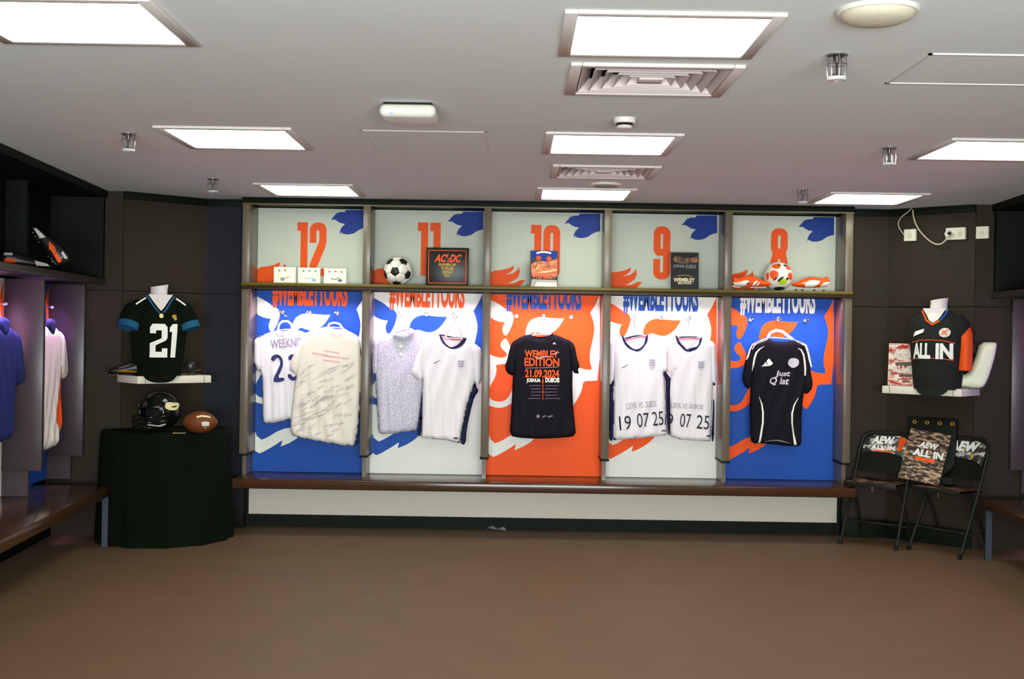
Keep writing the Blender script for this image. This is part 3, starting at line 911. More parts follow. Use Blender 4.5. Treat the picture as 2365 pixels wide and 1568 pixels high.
BD = C([(1140, 742), (1220, 870), (1325, 955), (1450, 912), (1552, 812), (1640, 860), (1690, 1000), (1690, 1420), (1640, 1560), (1560, 1800), (1500, 2100), (1450, 2378), (1250, 2330), (1050, 2312), (870, 2288), (885, 1900), (892, 1450), (850, 1150), (870, 880), (960, 792)])
body, f = puff('body', BD, Y, .036, .03, CLOTHW, t, o, (.0060, 62, o[2] - .05, o[2] - .45), smooth=0)
v_collar(C, t, o, [(1165, 740), (1330, 778), (1525, 792)], [(1140, 745), (1552, 812)], (1325, 950), Y, f)
puff('sleeve', C([(965, 790), (885, 850), (820, 1000), (750, 1180), (705, 1328), (770, 1385), (888, 1462), (900, 1150), (930, 900)]), Y - .012, .035, .05, CLOTHW, t, o, (.004, 28, o[2], o[2] - .3))
puff('sleeve', C([(1600, 825), (1720, 900), (1785, 960), (1790, 1200), (1770, 1480), (1690, 1500), (1640, 1300), (1610, 1000)]), Y - .006, .035, .05, CLOTHW, t, o, (.004, 28, o[2], o[2] - .3))
puff('collar', C([(1130, 712), (1165, 735), (1215, 840), (1270, 900), (1325, 935), (1420, 890), (1500, 800), (1530, 775), (1565, 800), (1500, 890), (1420, 945), (1325, 960), (1240, 910), (1170, 830)]), Y - .022, .012, .012, NAVYC, t, o, step=.008)
puff('side_panel', C([(892, 1540), (860, 1750), (820, 2100), (808, 2240), (862, 2285), (880, 2000), (892, 1700)]), Y + .004, .02, .02, NAVYC, t, o)
puff('side_panel', C([(1680, 1445), (1640, 1560), (1560, 1800), (1500, 2100), (1450, 2378), (1538, 2405), (1555, 2150), (1622, 1850), (1672, 1670), (1738, 1592), (1700, 1520)]), Y - .004, .03, .02, NAVYC, t, o)
V, T = strip2(C([(1052, 1168), (1085, 1160), (1120, 1140), (1180, 1118)]), [.001, .006, .004, .001]); prints('printed_swoosh', V, T, f, INKD, body, .006, o, .015)


def crest(C, o, f, body, x, y, k=1.0):
    P_ = [C([(x + a * k, y + b * k)])[0] for a, b in ((-52, -70), (0, -60), (58, -62), (52, 20), (20, 68), (-5, 76), (-35, 55), (-56, 10))]
    V, T = fill([P_]); c_ = prints('crest', V, T, f, pm('crest_white', (206, 200, 212), .8), body, .006, o, .012)
    Ls = []
    for r in (-38, -4, 32):
        Ls.append(strip2(C([(x - 44 * k, y + (r + 6) * k), (x - 20 * k, y + (r - 6) * k), (x, y + (r + 8) * k), (x + 22 * k, y + (r - 8) * k), (x + 44 * k, y + (r + 4) * k)]), [.003, .009, .006, .010, .004]))
    prints('crest_lions', *merge2(Ls), f, INKG, body, .0085, o, .012)


crest(C, o, f, body, 1470, 1180)
q = C([(1395, 2292)])[0]; prints('hem_tag', *rect2(q[0] - .016, q[1] - .006, q[0] + .016, q[1] + .006), f, INKD, body, .006, o)
hanger('clothes_hanger', 'pale pink wooden hanger in the navy-collared shirt of locker 11', O, [(1225, 790), (1290, 650), (1380, 555), (1440, 620), (1480, 800)], (1378, 460), Y, PINKH)

# --- bay 10: black tee
O = (1110, 660); Y = 8.76
t, o = shirt('tee_shirt', 'black tee with orange event print in the orange locker 10', Y, O)
C = lambda pts: cw(O, pts, Y)
body, f = puff('body', C([(700, 738), (740, 740), (800, 775), (920, 790), (1040, 765), (1105, 728), (1250, 782), (1330, 825), (1375, 1000), (1388, 1310), (1385, 1500), (1392, 1750), (1420, 2060), (1443, 2268), (1250, 2292), (1000, 2305), (800, 2308), (560, 2292), (438, 2258), (455, 2000), (472, 1700), (482, 1437), (490, 1350), (500, 1000), (530, 815), (620, 765)]), Y, .036, .035, BLACKC, t, o, (.0055, 50, o[2] - .1, o[2] - .6))
puff('sleeve', C([(560, 795), (465, 860), (425, 1000), (398, 1130), (362, 1225), (400, 1320), (480, 1358), (500, 1340), (545, 1100), (560, 900)]), Y - .012, .035, .05, BLACKC, t, o, (.005, 28, o[2], o[2] - .3))
puff('sleeve', C([(1300, 800), (1372, 842), (1420, 900), (1452, 1080), (1500, 1220), (1462, 1262), (1490, 1330), (1385, 1312), (1340, 1100), (1300, 900)]), Y - .012, .035, .05, BLACKC, t, o, (.005, 28, o[2], o[2] - .3))
puff('collar', C([(712, 728), (750, 735), (820, 768), (920, 772), (1030, 750), (1090, 718), (1112, 728), (1050, 770), (930, 800), (800, 785)]), Y - .03, .012, .012, BLACKC, t, o, step=.008)


def row(C, s_, a, b, c, d, bold=.03, rot=0.0, shear=0.0):
    q = C([(a, d), (c, b)]); return txt(s_, q[0][0], q[0][1], q[1][0], q[1][1], bold, rot, shear)


prints('printed_lettering', *merge2([row(C, 'WEMBLEY', 662, 975, 1172, 1075), row(C, 'EDITION', 660, 1090, 1185, 1210), row(C, '21.09.2024', 668, 1265, 1183, 1380)]), f, ORANGEP, body, .006, o, .02)
prints('printed_names', *merge2([row(C, 'JOSHUA', 690, 1395, 905, 1465, .05), row(C, 'DUBOIS', 975, 1385, 1188, 1455, .05)]), f, WHITEP, body, .006, o, .02)
sm = []
for k in range(5):
    for a, b in ((760, 905), (975, 1160)):
        da = (-30, 0, 30, 0, -40)[k] * (1 if a < 900 else -1)
        xa, xb, yy = a + min(0, da), b + max(0, da), 1503 + k * 48
        for q_ in range(6):
            u0, u1 = xa + (xb - xa) * q_ / 6, xa + (xb - xa) * (q_ + .78) / 6
            sm.append(strip2(C([(u0, yy + 4), (u1, yy - 4)]), .0045))
sm.append(strip2(C([(675, 1238), (920, 1235), (1165, 1222)]), .006))
prints('printed_small_lettering', *merge2(sm), f, pm('mauve_ink', (140, 108, 128), .7), body, .006, o, .02)
prints('printed_centre_line', *merge2([strip2(C([(938, 1400), (938, 1470)]), .010), strip2(C([(938, 1480), (938, 1715)]), .005)]), f, ORANGED, body, .006, o, .02)
prints('pen_signature', *merge2([strip2(C([(815, 1078), (870, 1088), (950, 1070), (1038, 1068)]), [.002, .008, .007, .003]), strip2(C([(1080, 1042), (1130, 1020), (1190, 1002)]), [.003, .006, .002]), strip2(C([(1090, 880), (1110, 860), (1128, 882)]), .010)]), f, pm('silver_ink', (190, 180, 190), .5), body, .008, o, .02)
prints('printed_logos', *merge2([disc2(*C([(865, 1962)])[0], .013, .013), strip2(C([(930, 1975), (990, 1952)]), .010), strip2(C([(1010, 1975), (1085, 1955)]), .012)]), f, pm('grey_logo', (120, 108, 118), .7), body, .006, o)
hanger('clothes_hanger', 'pale clear hanger above the black event tee', O, [(800, 740), (840, 690), (940, 670), (1020, 690), (1060, 735)], (950, 460), Y, FROST)


# --- bay 9: two white shirts
def dated(label, Y, O, body_p, sl_list, coll, tip, back, sides, sw, cr, tag, l1, l2, groups, rot, fold_top=.05, lab_h='', arch=None, hk=None):
    t, o = shirt('football_shirt', label, Y, O)
    C = lambda pts: cw(O, pts, Y)
    body, f = puff('body', C(body_p), Y, .034, .03, CLOTHW, t, o, (.0055, 56, o[2] - fold_top, o[2] - .6), smooth=0)
    v_collar(C, t, o, back, [coll[0], coll[1]], tip, Y, f)
    x0, y0 = coll[0]; x1, y1 = coll[1]
    puff('collar', C([(x0 - 8, y0 - 22), (x0 + 30, y0 + 0), (x0 + 62, y0 + 90), (x0 + 140, y0 + 165), (tip[0] - 15, tip[1] - 24), (tip[0] + 60, tip[1] - 60), (x1 - 60, y1 + 130), (x1 - 35, y1 + 0), (x1 + 5, y1 - 10), (x1 - 10, y1 + 90), (x1 - 70, y1 + 190), (tip[0] + 20, tip[1] + 6), (tip[0] - 30, tip[1] - 2), (x0 + 100, y0 + 180), (x0 + 25, y0 + 100)]), Y - .022, .012, .012, NAVYC, t, o, step=.008)
    for s_ in sl_list:
        puff('sleeve', C(s_), Y - .006, .03, .045, CLOTHW, t, o, (.004, 26, o[2], o[2] - .3))
    for s_ in sides:
        puff('side_panel', C(s_), Y - .002, .025, .02, NAVYC, t, o)
    if sw:
        V, T = strip2(C(sw), [.001, .006, .004, .001]); prints('printed_swoosh', V, T, f, INKD, body, .006, o, .015)
    crest(C, o, f, body, cr[0], cr[1])
    q = C([tag])[0]; prints('hem_tag', *rect2(q[0] - .015, q[1] - .005, q[0] + .015, q[1] + .005), f, INKD, body, .006, o)
    prints('printed_lettering', *merge2([row(C, w_, a, b, c, d, 0, rot) for w_, a, b, c, d in l1]), f, INKG, body, .006, o, .02)
    prints('printed_date', *merge2([row(C, w_, a, b, c, d, .0, rot) for w_, a, b, c, d in l2]), f, INKD, body, .006, o, .02)
    hanger('clothes_hanger', lab_h, O, arch, hk, Y, FROST)
    return t, o, C


O = (1380, 660)
t, o, C = dated('white navy-collared shirt with printed date, left half of locker 9', 8.80, O,
      [(365, 765), (450, 905), (595, 992), (700, 905), (760, 745), (900, 790), (1060, 900), (1080, 1290), (1000, 1310), (1012, 1400), (1030, 1700), (1048, 2232), (1040, 2252), (700, 2292), (500, 2312), (240, 2332), (238, 1900), (232, 1560), (255, 1395), (240, 1000), (270, 810)],
      [[(280, 805), (200, 832), (125, 890), (112, 1200), (108, 1520), (165, 1560), (205, 1480), (250, 1395), (262, 1000)]],
      [(365, 765), (760, 745)], (592, 990), [(415, 795), (560, 760), (725, 732)],
      [[(258, 1390), (205, 1478), (142, 1560), (160, 1700), (178, 2100), (175, 2338), (238, 2338), (236, 1900), (225, 1560)],
       [(975, 1310), (1030, 1292), (1062, 1340), (1108, 1400), (1100, 1445), (1092, 1600), (1100, 2245), (1060, 2248), (1030, 1600), (1030, 1420)]],
      [(350, 1240), (385, 1225), (430, 1200), (475, 1182)], (815, 1160), (990, 2180),
      [('USYK VS', 425, 1755, 680, 1845), ('DUBOIS', 715, 1735, 885, 1825)],
      [('19', 320, 1958, 500, 2168), ('07', 585, 1915, 770, 2125), ('25', 818, 1892, 985, 2102)], None, .09,
      lab_h='pale clear hanger in the left dated shirt of locker 9', arch=[(440, 760), (470, 700), (560, 660), (650, 680), (690, 740)], hk=(530, 500))
t, o, C = dated('white navy-collared shirt with printed date, right half of locker 9', 8.745, O,
      [(1170, 760), (1240, 900), (1352, 992), (1480, 910), (1572, 782), (1680, 815), (1740, 900), (1745, 1500), (1722, 1900), (1705, 2340), (1680, 2348), (1500, 2340), (1250, 2320), (1104, 2272), (1098, 1900), (1095, 1600), (1108, 1350), (1062, 1290), (1058, 1060), (1060, 880), (1090, 790)],
      [[(1660, 808), (1742, 842), (1782, 900), (1790, 1200), (1788, 1480), (1738, 1532), (1700, 1300), (1680, 1000)],
       [(1095, 800), (1062, 880), (1060, 1100), (1072, 1290), (1112, 1330), (1175, 1300), (1240, 1258), (1220, 1000), (1160, 850)]],
      [(1170, 760), (1572, 782)], (1352, 990), [(1215, 775), (1370, 768), (1535, 772)],
      [[(1742, 1700), (1738, 1900), (1712, 2340), (1756, 2352), (1764, 2000), (1764, 1720)]],
      None, (1550, 1195), (1662, 2260),
      [('USYK VS', 1100, 1765, 1340, 1840), ('DUBOIS', 1375, 1785, 1580, 1850)],
      [('19', 1010, 1930, 1130, 2100), ('07', 1235, 1925, 1400, 2130), ('25', 1485, 1950, 1675, 2155)], None, -.06,
      lab_h='pale clear hanger in the right dated shirt of locker 9', arch=[(1250, 760), (1290, 700), (1370, 670), (1450, 700), (1490, 760)], hk=(1365, 505))
q = None

# --- bay 8: black shirt with white stripes
O = (1650, 660); Y = 8.76; s8 = 6.532
t, o = shirt('striped_football_shirt', 'black shirt with white shoulder and side stripes in locker 8', Y, O)
C = lambda pts: cw(O, pts, Y, s8)
body, f = puff('body', C([(805, 778), (850, 820), (950, 840), (1080, 845), (1190, 822), (1240, 830), (1330, 900), (1375, 1100), (1392, 1400), (1345, 1650), (1318, 1850), (1312, 2370), (1285, 2422), (1100, 2420), (900, 2392), (700, 2376), (562, 2380), (540, 2250), (528, 1800), (545, 1560), (540, 1200), (560, 950), (640, 850)]), Y, .036, .035, BLACKC, t, o, (.0060, 64, o[2] - .05, o[2] - .45))
sA, fA = puff('sleeve', C([(640, 848), (540, 895), (500, 985), (460, 1115), (438, 1230), (408, 1400), (450, 1525), (542, 1562), (570, 1300), (610, 1000)]), Y - .012, .035, .05, BLACKC, t, o, (.004, 28, o[2], o[2] - .3))
sB, fB = puff('sleeve', C([(1290, 850), (1372, 885), (1405, 1000), (1440, 1250), (1490, 1520), (1390, 1645), (1330, 1600), (1320, 1200), (1290, 950)]), Y - .012, .035, .05, BLACKC, t, o, (.004, 28, o[2], o[2] - .3))
fmin = lambda *fs: (lambda x, z: np.minimum.reduce([g(x, z) for g in fs]))
fl, fr_ = fmin(f, fA), fmin(f, fB)
prints('shoulder_stripe', *merge2([strip2(C([(795, 775), (650, 835), (560, 885), (520, 960), (488, 1070), (465, 1115)]), [.006, .010, .012, .012, .012, .006]), strip2(C([(790, 800), (660, 855), (590, 895), (555, 960)]), [.006, .007, .007, .004])]), fl, WHITEP, body, .004, o, .015)
prints('shoulder_stripe', *strip2(C([(1210, 828), (1290, 860), (1360, 900), (1395, 1010), (1420, 1130), (1445, 1225)]), [.010, .016, .016, .014, .012, .008]), fr_, WHITEP, body, .004, o, .015)
prints('raglan_stripe', *strip2(C([(732, 908), (660, 955), (615, 1010), (585, 1100), (572, 1190), (552, 1285)]), [.002, .009, .013, .014, .013, .004]), fl, WHITEP, body, .005, o, .015)
prints('raglan_stripe', *strip2(C([(1235, 940), (1290, 965), (1325, 1040), (1340, 1130), (1350, 1240), (1348, 1350)]), [.003, .010, .012, .012, .012, .010]), fr_, WHITEP, body, .005, o, .015)
prints('side_stripe', *strip2(C([(655, 1665), (700, 1780), (715, 1900), (710, 2060), (685, 2220), (660, 2365)]), [.003, .010, .012, .012, .013, .016]), f, WHITEP, body, .005, o, .015)
prints('side_stripe', *strip2(C([(1240, 1685), (1180, 1800), (1148, 1920), (1150, 2060), (1175, 2220), (1205, 2395)]), [.003, .010, .012, .012, .013, .018]), f, WHITEP, body, .005, o, .015)
prints('hem_lining', *strip2(C([(735, 2348), (820, 2328), (920, 2322), (1030, 2342), (1130, 2372)]), [.002, .007, .010, .009, .003]), f, pm('grey_lining', (120, 118, 112), .8), body, .005, o, .015)
for tri in ([(690, 1217), (720, 1190), (728, 1212)], [(730, 1212), (728, 1180), (760, 1145), (785, 1208)], [(788, 1208), (770, 1130), (805, 1092), (865, 1168), (830, 1200)]):
    V, T = fill([C(tri)]); prints('printed_bar', V, T, f, WHITEP, body, .005, o, .015)
V, T = fill([chaikin(C([(1085, 1170), (1110, 1105), (1160, 1085), (1225, 1095), (1260, 1130), (1250, 1195), (1170, 1245), (1120, 1215)]), 1)]); cr = prints('crest', V, T, f, pm('pale_crest', (190, 186, 192), .7), body, .005, o, .015)
prints('printed_script', *merge2([row(C, 'Just', 905, 1280, 1125, 1385, .03, .0, .2), row(C, 'Q lat', 815, 1380, 1105, 1500, .03, -.02, .2)]), f, pm('script_ink', (190, 186, 196), .7), body, .005, o, .015)
hanger('clothes_hanger', 'pale clear hanger above the black striped shirt', O, [(808, 780), (840, 710), (930, 670), (1030, 690), (1100, 750), (1180, 805)], (965, 500), Y, FROST, s8, .022)

# ------------------------------------------------------------------ on the back locker shelf
ST = SZ1 + .004


def T3(px0, py0, px1, py1, Y):
    a, b = at(px0, py1, Y), at(px1, py0, Y); return a.x, b.x, a.z, b.z


for k, (a, b, lb) in enumerate(((632, 683, 'small white card with dark marks, left of three on the shelf under 12'), (688, 740, 'small white card with blue print, middle of three on the shelf under 12'), (748, 800, 'small white card with dark prints, right of three on the shelf under 12'))):
    x0, x1, z0, z1 = T3(a, 617 + k * 1.5, b, 660, 8.74)
    t = thing('card', lb, 'card', ((x0 + x1) / 2, 8.74, ST), 0, 'white cards on the shelf')
    w_, h_ = x1 - x0, z1 - ST
    MB().box(-w_ / 2, w_ / 2, 0, .004, 0, h_).build('sheet', pm('card_white', (226, 224, 204), .6, var=.02), t)
    MB().add([(-w_ * .3, .004, .0), (w_ * .3, .004, 0), (w_ * .25, .055, 0), (-w_ * .25, .055, 0), (-w_ * .25, .004, h_ * .7), (w_ * .25, .004, h_ * .7)], [(0, 1, 2, 3), (3, 2, 5, 4), (0, 3, 4), (1, 5, 2)]).build('stand', pm('card_white', (226, 224, 204), .6), t)
    bl = []
    for q in range(3):
        bl.append(disc2(-w_ * .28 + q * w_ * .27 + .004, h_ * (.78 if q != 1 else .8), .008, .006, 10))
    prints('printed_marks', *merge2(bl[:(2 if k == 0 else 3)]), 0.0, pm('olive_ink', (112, 108, 82), .7), t, .0015)
    prints('printed_picture', *merge2([disc2(w_ * (.22 if k else -.1), h_ * .24, .016, .011, 12), strip2([(-w_ * .2, h_ * .35), (0, h_ * .3), (w_ * .2, h_ * .42)], .006)]), 0.0, pm(('sage_print', 'sky_print', 'slate_print')[k], ((150, 150, 125), (130, 175, 185), (90, 105, 118))[k], .7), t, .0015)


def tico():
    ph = (1 + 5 ** .5) / 2
    V = [Vector(v).normalized() for v in [(0, 1, ph), (0, 1, -ph), (0, -1, ph), (0, -1, -ph), (1, ph, 0), (1, -ph, 0), (-1, ph, 0), (-1, -ph, 0), (ph, 0, 1), (-ph, 0, 1), (ph, 0, -1), (-ph, 0, -1)]]
    nb = [[j for j in range(12) if j != i and (V[i] - V[j]).length < 1.1] for i in range(12)]
    pent, hexa = [], []
    e = lambda i, j: (V[i] * 2 + V[j]) / 3
    for i in range(12):
        c = V[i]; a = c.orthogonal().normalized(); b = c.cross(a)
        P_ = sorted((e(i, j) for j in nb[i]), key=lambda p: math.atan2((p - c).dot(b), (p - c).dot(a)))
        pent.append((c, P_))
    for i in range(12):
        for j in nb[i]:
            for k in nb[i]:
                if i < j < k and k in nb[j]:
                    c = (V[i] + V[j] + V[k]) / 3; a = c.orthogonal().normalized(); b = c.normalized().cross(a)
                    P_ = [e(p, q) for p, q in ((i, j), (j, i), (j, k), (k, j), (k, i), (i, k))]
                    P_.sort(key=lambda p: math.atan2((p - c).dot(b), (p - c).dot(a)))
                    hexa.append((c.normalized(), P_))
    return pent, hexa


def panel_mesh(c, P_, R, M):
    """one stitched ball panel: domed, with its rim sunk into the seam"""
    c = c.normalized(); n = len(P_)
    ring = []
    for i in range(n):
        a, b = P_[i], P_[(i + 1) % n]
        ring += [a, (a * .66 + b * .34), (a * .34 + b * .66)]
    V = [c * R]
    for k, (t_, r_) in enumerate(((.5, 1.0), (.92, .998), (.985, .972))):
        for p in ring:
            V.append((c * (1 - t_) + p.normalized() * t_).normalized() * R * r_)
    m = len(ring); Fc = [(0, 1 + i, 1 + (i + 1) % m) for i in range(m)]
    for k in range(2):
        for i in range(m):
            j = (i + 1) % m; Fc.append((1 + k * m + i, 1 + (k + 1) * m + i, 1 + (k + 1) * m + j, 1 + k * m + j))
    return [M @ v for v in V], Fc


pent, hexa = tico()
R = .104
p = at(919.5, 622.5, 8.73)
t = thing('football', 'classic black and white football on the shelf under 11', 'football', (p.x, 8.73, ST))
c0 = pent[0][0]
M = Matrix.Translation((0, 0, R * .985)) @ Matrix.Rotation(-.14, 4, 'Z') @ Matrix.Rotation(.08, 4, 'X') @ c0.rotation_difference(Vector((0, -1, 0))).to_matrix().to_4x4()
BLKP = pm('ball_black', (26, 28, 26), .4); WHTB = pm('ball_white', (222, 218, 206), .35, var=.03, vs=30)
for c, P_ in pent:
    V, Fc = panel_mesh(c, P_, R, M); mesh_obj('black_pentagon', V, Fc, BLKP, t, smooth=True)
for c, P_ in hexa:
    V, Fc = panel_mesh(c, P_, R, M); mesh_obj('white_hexagon', V, Fc, WHTB, t, smooth=True)
MB().lathe([(0, -R * .96)] + [(R * .965 * math.cos(math.radians(a)), R * .965 * math.sin(math.radians(a))) for a in range(-80, 90, 16)] + [(0, R * .96)], (0, 0, R * .985), 24).build('seam', BLKP, t, smooth=True)

# black framed picture
x0, x1, z0, z1 = T3(983, 573, 1083, 657, 8.74)
t = thing('framed_picture', 'square black picture with orange border and lettering on the shelf', 'picture', ((x0 + x1) / 2, 8.74, ST))
w_, h_ = (x1 - x0) / 2, z1 - ST
lean = .05
fn = lambda x, z: np.asarray(z) * lean * 0 + 0.0
MB().box(-w_, w_, 0, .03, 0, h_).build('box', pm('record_black', (16, 15, 12), .35), t, bevel=.003)
b_ = .02
prints('printed_border', *merge2([strip2([(-w_ + b_, b_), (w_ - b_, b_)], .006), strip2([(-w_ + b_, h_ - b_), (w_ - b_, h_ - b_)], .006), strip2([(-w_ + b_, b_), (-w_ + b_, h_ - b_)], .006), strip2([(w_ - b_, b_), (w_ - b_, h_ - b_)], .006)]), 0.0, ORANGED, t, .0015)
prints('printed_lettering', *merge2([txt('AC', -.088, h_ * .62, -.008, h_ * .83, .04, 0, .25), txt('DC', .022, h_ * .62, .098, h_ * .83, .04, 0, .25), strip2([(.006, h_ * .85), (-.006, h_ * .73), (.016, h_ * .74), (.002, h_ * .60)], .007)]), 0.0, ORANGEP, t, .0015)
prints('printed_small_lettering', *merge2([txt('POWER UP', -.062, h_ * .52, .062, h_ * .59, .03), txt('TOUR', -.048, h_ * .42, .048, h_ * .50, .03), txt('2024', -.036, h_ * .33, .036, h_ * .40, .03), txt('EU', -.018, h_ * .24, .018, h_ * .31, .03)]), 0.0, YELLOW, t, .0015)


def programme(label, px0, py0, px1, py1, Y, base, kind):
    x0, x1, z0, z1 = T3(px0, py0, px1, py1, Y)
    t = thing('programme', label, 'programme', ((x0 + x1) / 2, Y, ST), 0, 'match programmes on the shelf')
    w_, h_ = (x1 - x0) / 2, z1 - ST
    ln = .10
    y = lambda z: z * ln
    MB().add([(-w_, 0, 0), (w_, 0, 0), (w_, .006, 0), (-w_, .006, 0), (-w_, y(h_), h_), (w_, y(h_), h_), (w_, y(h_) + .006, h_), (-w_, y(h_) + .006, h_)],
             [(0, 3, 2, 1), (4, 5, 6, 7), (0, 1, 5, 4), (1, 2, 6, 5), (2, 3, 7, 6), (3, 0, 4, 7)]).build('cover', base, t)
    fz = lambda x, z: np.asarray(z) * ln
    MB().add([(-w_ * .5, .012, 0), (w_ * .5, .012, 0), (w_ * .4, .10, 0), (-w_ * .4, .10, 0), (-w_ * .4, y(h_ * .7) + .008, h_ * .7), (w_ * .4, y(h_ * .7) + .008, h_ * .7)], [(0, 1, 2, 3), (3, 2, 5, 4), (0, 3, 4), (1, 5, 2), (0, 4, 5, 1)]).build('stand', FROST, t)
    W_ = lambda u: (u - .5) * 2 * w_
    Q = lambda L: [(W_(u), v * h_) for u, v in L]
    if kind == 0:
        V, T = fill([Q([(.02, .99), (.98, .99), (.98, .84), (.8, .76), (.55, .70), (.3, .76), (.02, .82)])]); prints('printed_sky', V, T, fz, NAVYP, t, .001)
        V, T = fill([Q([(.02, .62), (.2, .70), (.4, .72), (.7, .70), (.98, .80), (.98, .3), (.06, .3)])]); prints('printed_crowd', V, T, fz, pm_streak('flame_print', (150, 62, 18), (232, 130, 70), 18, -.5, .4, .62, 2.0), t, .0015)
        prints('printed_arch', *strip2(Q([(.22, .93), (.4, .965), (.6, .96), (.75, .935)]), .012), fz, WHITEP, t, .002)
        prints('printed_figures', *merge2([disc2(W_(.30), .80 * h_, .018), disc2(W_(.68), .78 * h_, .018)]), fz, ORANGED, t, .002)
        prints('printed_lettering', *merge2([txt('WEMBLEY', W_(.08), .24 * h_, W_(.95), .40 * h_, .03)]), fz, pm('coral_print', (232, 96, 62), .5), t, .0025)
        prints('printed_streak', *merge2([strip2(Q([(.25, .40), (.5, .42), (.72, .44), (.98, .48)]), [.002, .012, .006, .008]), strip2(Q([(.22, .5), (.34, .62)]), .008)]), fz, pm('pale_orange_print', (238, 200, 150), .5), t, .003)
        V, T = fill([Q([(.02, .02), (.98, .02), (.98, .2), (.06, .22)])]); prints('printed_footer', V, T, fz, pm('grey_footer', (165, 160, 150), .5), t, .001)
        V, T = fill([Q([(.16, .02), (.98, .02), (.95, .13), (.25, .14)])]); prints('printed_footer_white', V, T, fz, pm('card_white', (226, 224, 204), .6), t, .002)
    else:
        V, T = fill([Q([(.05, .82), (.2, .90), (.5, .84), (.75, .86), (.95, .90), (.97, .74), (.55, .70), (.2, .72)])]); prints('printed_faces', V, T, fz, pm_streak('amber_print', (28, 26, 16), (170, 104, 40), 20, .2, .42, .66, 1.0), t, .001)
        prints('printed_lettering', *merge2([txt('JOSHUA', W_(.08), .57 * h_, W_(.5), .67 * h_, .02), txt('DUBOIS', W_(.54), .57 * h_, W_(.9), .67 * h_, .02)]), fz, pm('steel_ink', (128, 130, 140), .5), t, .002)
        prints('printed_title', *merge2([txt('WEMBLEY', W_(.10), .20 * h_, W_(.86), .31 * h_, .03), txt('EDITION', W_(.26), .14 * h_, W_(.74), .19 * h_, .03)]), fz, pm('ivory_ink', (222, 208, 168), .5), t, .002)
        prints('printed_streak', *strip2(Q([(.22, .36), (.5, .39), (.78, .35)]), .007), fz, pm('bronze_ink', (140, 96, 60), .5), t, .002)


programme('orange and blue programme standing in front of the number 10', 1224, 579, 1289, 662, 8.72, pm('dark_cover', (38, 34, 44), .35), 0)
programme('dark programme with gold figures beside the number 9', 1549, 583, 1615, 667, 8.70, pm('black_cover', (26, 27, 25), .3), 1)

# orange match ball under 8
p = at(1797, 631.5, 8.73); Rb = .106
t = thing('match_ball', 'orange and white match ball with a lime patch under the 8', 'football', (p.x, 8.73, ST))
MB().lathe([(0, -Rb)] + [(Rb * math.cos(math.radians(a)), Rb * math.sin(math.radians(a))) for a in range(-84, 90, 12)] + [(0, Rb)], (0, 0, Rb), 32).build('shell', WHTB, t, smooth=True)
fs_ = lambda x, z: -np.sqrt(np.maximum(1e-5, Rb * Rb - np.asarray(x) ** 2 - (np.asarray(z) - Rb) ** 2))
U = lambda L: [((x - 1110) / 9.46 / 317, Rb - (y - 590) / 9.46 / 317) for x, y in L]
BO = pm('ball_orange', (226, 84, 34), .35)
for nm_, pts, mt in (('orange_patch', [(925, 400), (960, 345), (1040, 320), (1100, 380), (1090, 430), (1000, 440)], BO), ('orange_patch', [(1215, 400), (1260, 345), (1320, 350), (1350, 420), (1320, 465), (1250, 440)], BO),
                     ('orange_patch', [(880, 500), (960, 465), (1020, 490), (1060, 560), (1030, 620), (960, 680), (905, 640), (880, 580)], BO), ('orange_patch', [(1255, 560), (1290, 520), (1350, 510), (1390, 580), (1380, 650), (1320, 690), (1280, 640)], BO),
                     ('orange_patch', [(815, 560), (840, 520), (870, 520), (868, 640), (850, 700), (825, 640)], BO),
                     ('dark_patch', [(1045, 325), (1080, 320), (1120, 350), (1110, 380), (1080, 370)], BLKP), ('dark_patch', [(1170, 345), (1250, 335), (1245, 370), (1200, 385)], BLKP),
                     ('dark_patch', [(1035, 700), (1070, 640), (1140, 605), (1170, 625), (1120, 680), (1050, 730)], BLKP), ('dark_patch', [(940, 690), (985, 620), (1040, 580), (1048, 600), (1010, 670), (960, 695)], BLKP),
                     ('dark_patch', [(1215, 640), (1260, 620), (1290, 640), (1270, 660), (1240, 700)], BLKP), ('dark_patch', [(960, 850), (1080, 820), (1200, 830), (1250, 850), (1150, 895), (1060, 895)], BLKP),
                     ('lime_patch', [(1045, 730), (1110, 690), (1165, 645), (1225, 670), (1240, 730), (1200, 770), (1130, 780), (1070, 765)], LIME)):
    V, T = fill([chaikin(U(pts), 1)], .008)
    prints(nm_, V, T, fs_, mt, t, .0015)
V, T = fill([U([(1165, 365), (1210, 450), (1290, 475), (1225, 530), (1235, 610), (1160, 590), (1080, 620), (1090, 540), (1020, 460), (1110, 440)])], .008)
prints('white_star', V, T, fs_, WHITEP, t, .0022)


# boots
def boot(label, fr, upper, sole, white, studs, Y, mats, extra=()):
    pts = [at(*fr(*q_), Y) for q_ in upper]
    cx = sum(q_.x for q_ in pts) / len(pts)
    t = thing('football_boot', label, 'boot', (cx, Y, ST), 0, 'orange boots on the shelf')
    o = (cx, Y, ST)
    L = lambda l: [(at(*fr(*q_), Y).x, at(*fr(*q_), Y).z) for q_ in l]
    ub, f = puff('upper', L(upper), Y, .038, .03, mats[0], t, o, step=.01, both=1.0)
    puff('sole_plate', L(sole), Y, .032, .012, mats[1], t, o, step=.01, both=1.0)
    V, T = fill([L(white)], .008); prints('white_panel', V, T, f, WHITEP, ub, .003, o)
    for nm_, e_, mt in extra:
        V, T = fill([L(e_)], .008); prints(nm_, V, T, f, mt, ub, .0045, o)
    for sx in studs:
        p_ = at(*fr(sx, 905), Y)
        for dy in (-.018, .018):
            MB().lathe([(0, 0), (.004, 0), (.007, .012), (0, .012)], (p_.x - cx, dy, 0), 8).build('stud', mats[2], t)
    return t


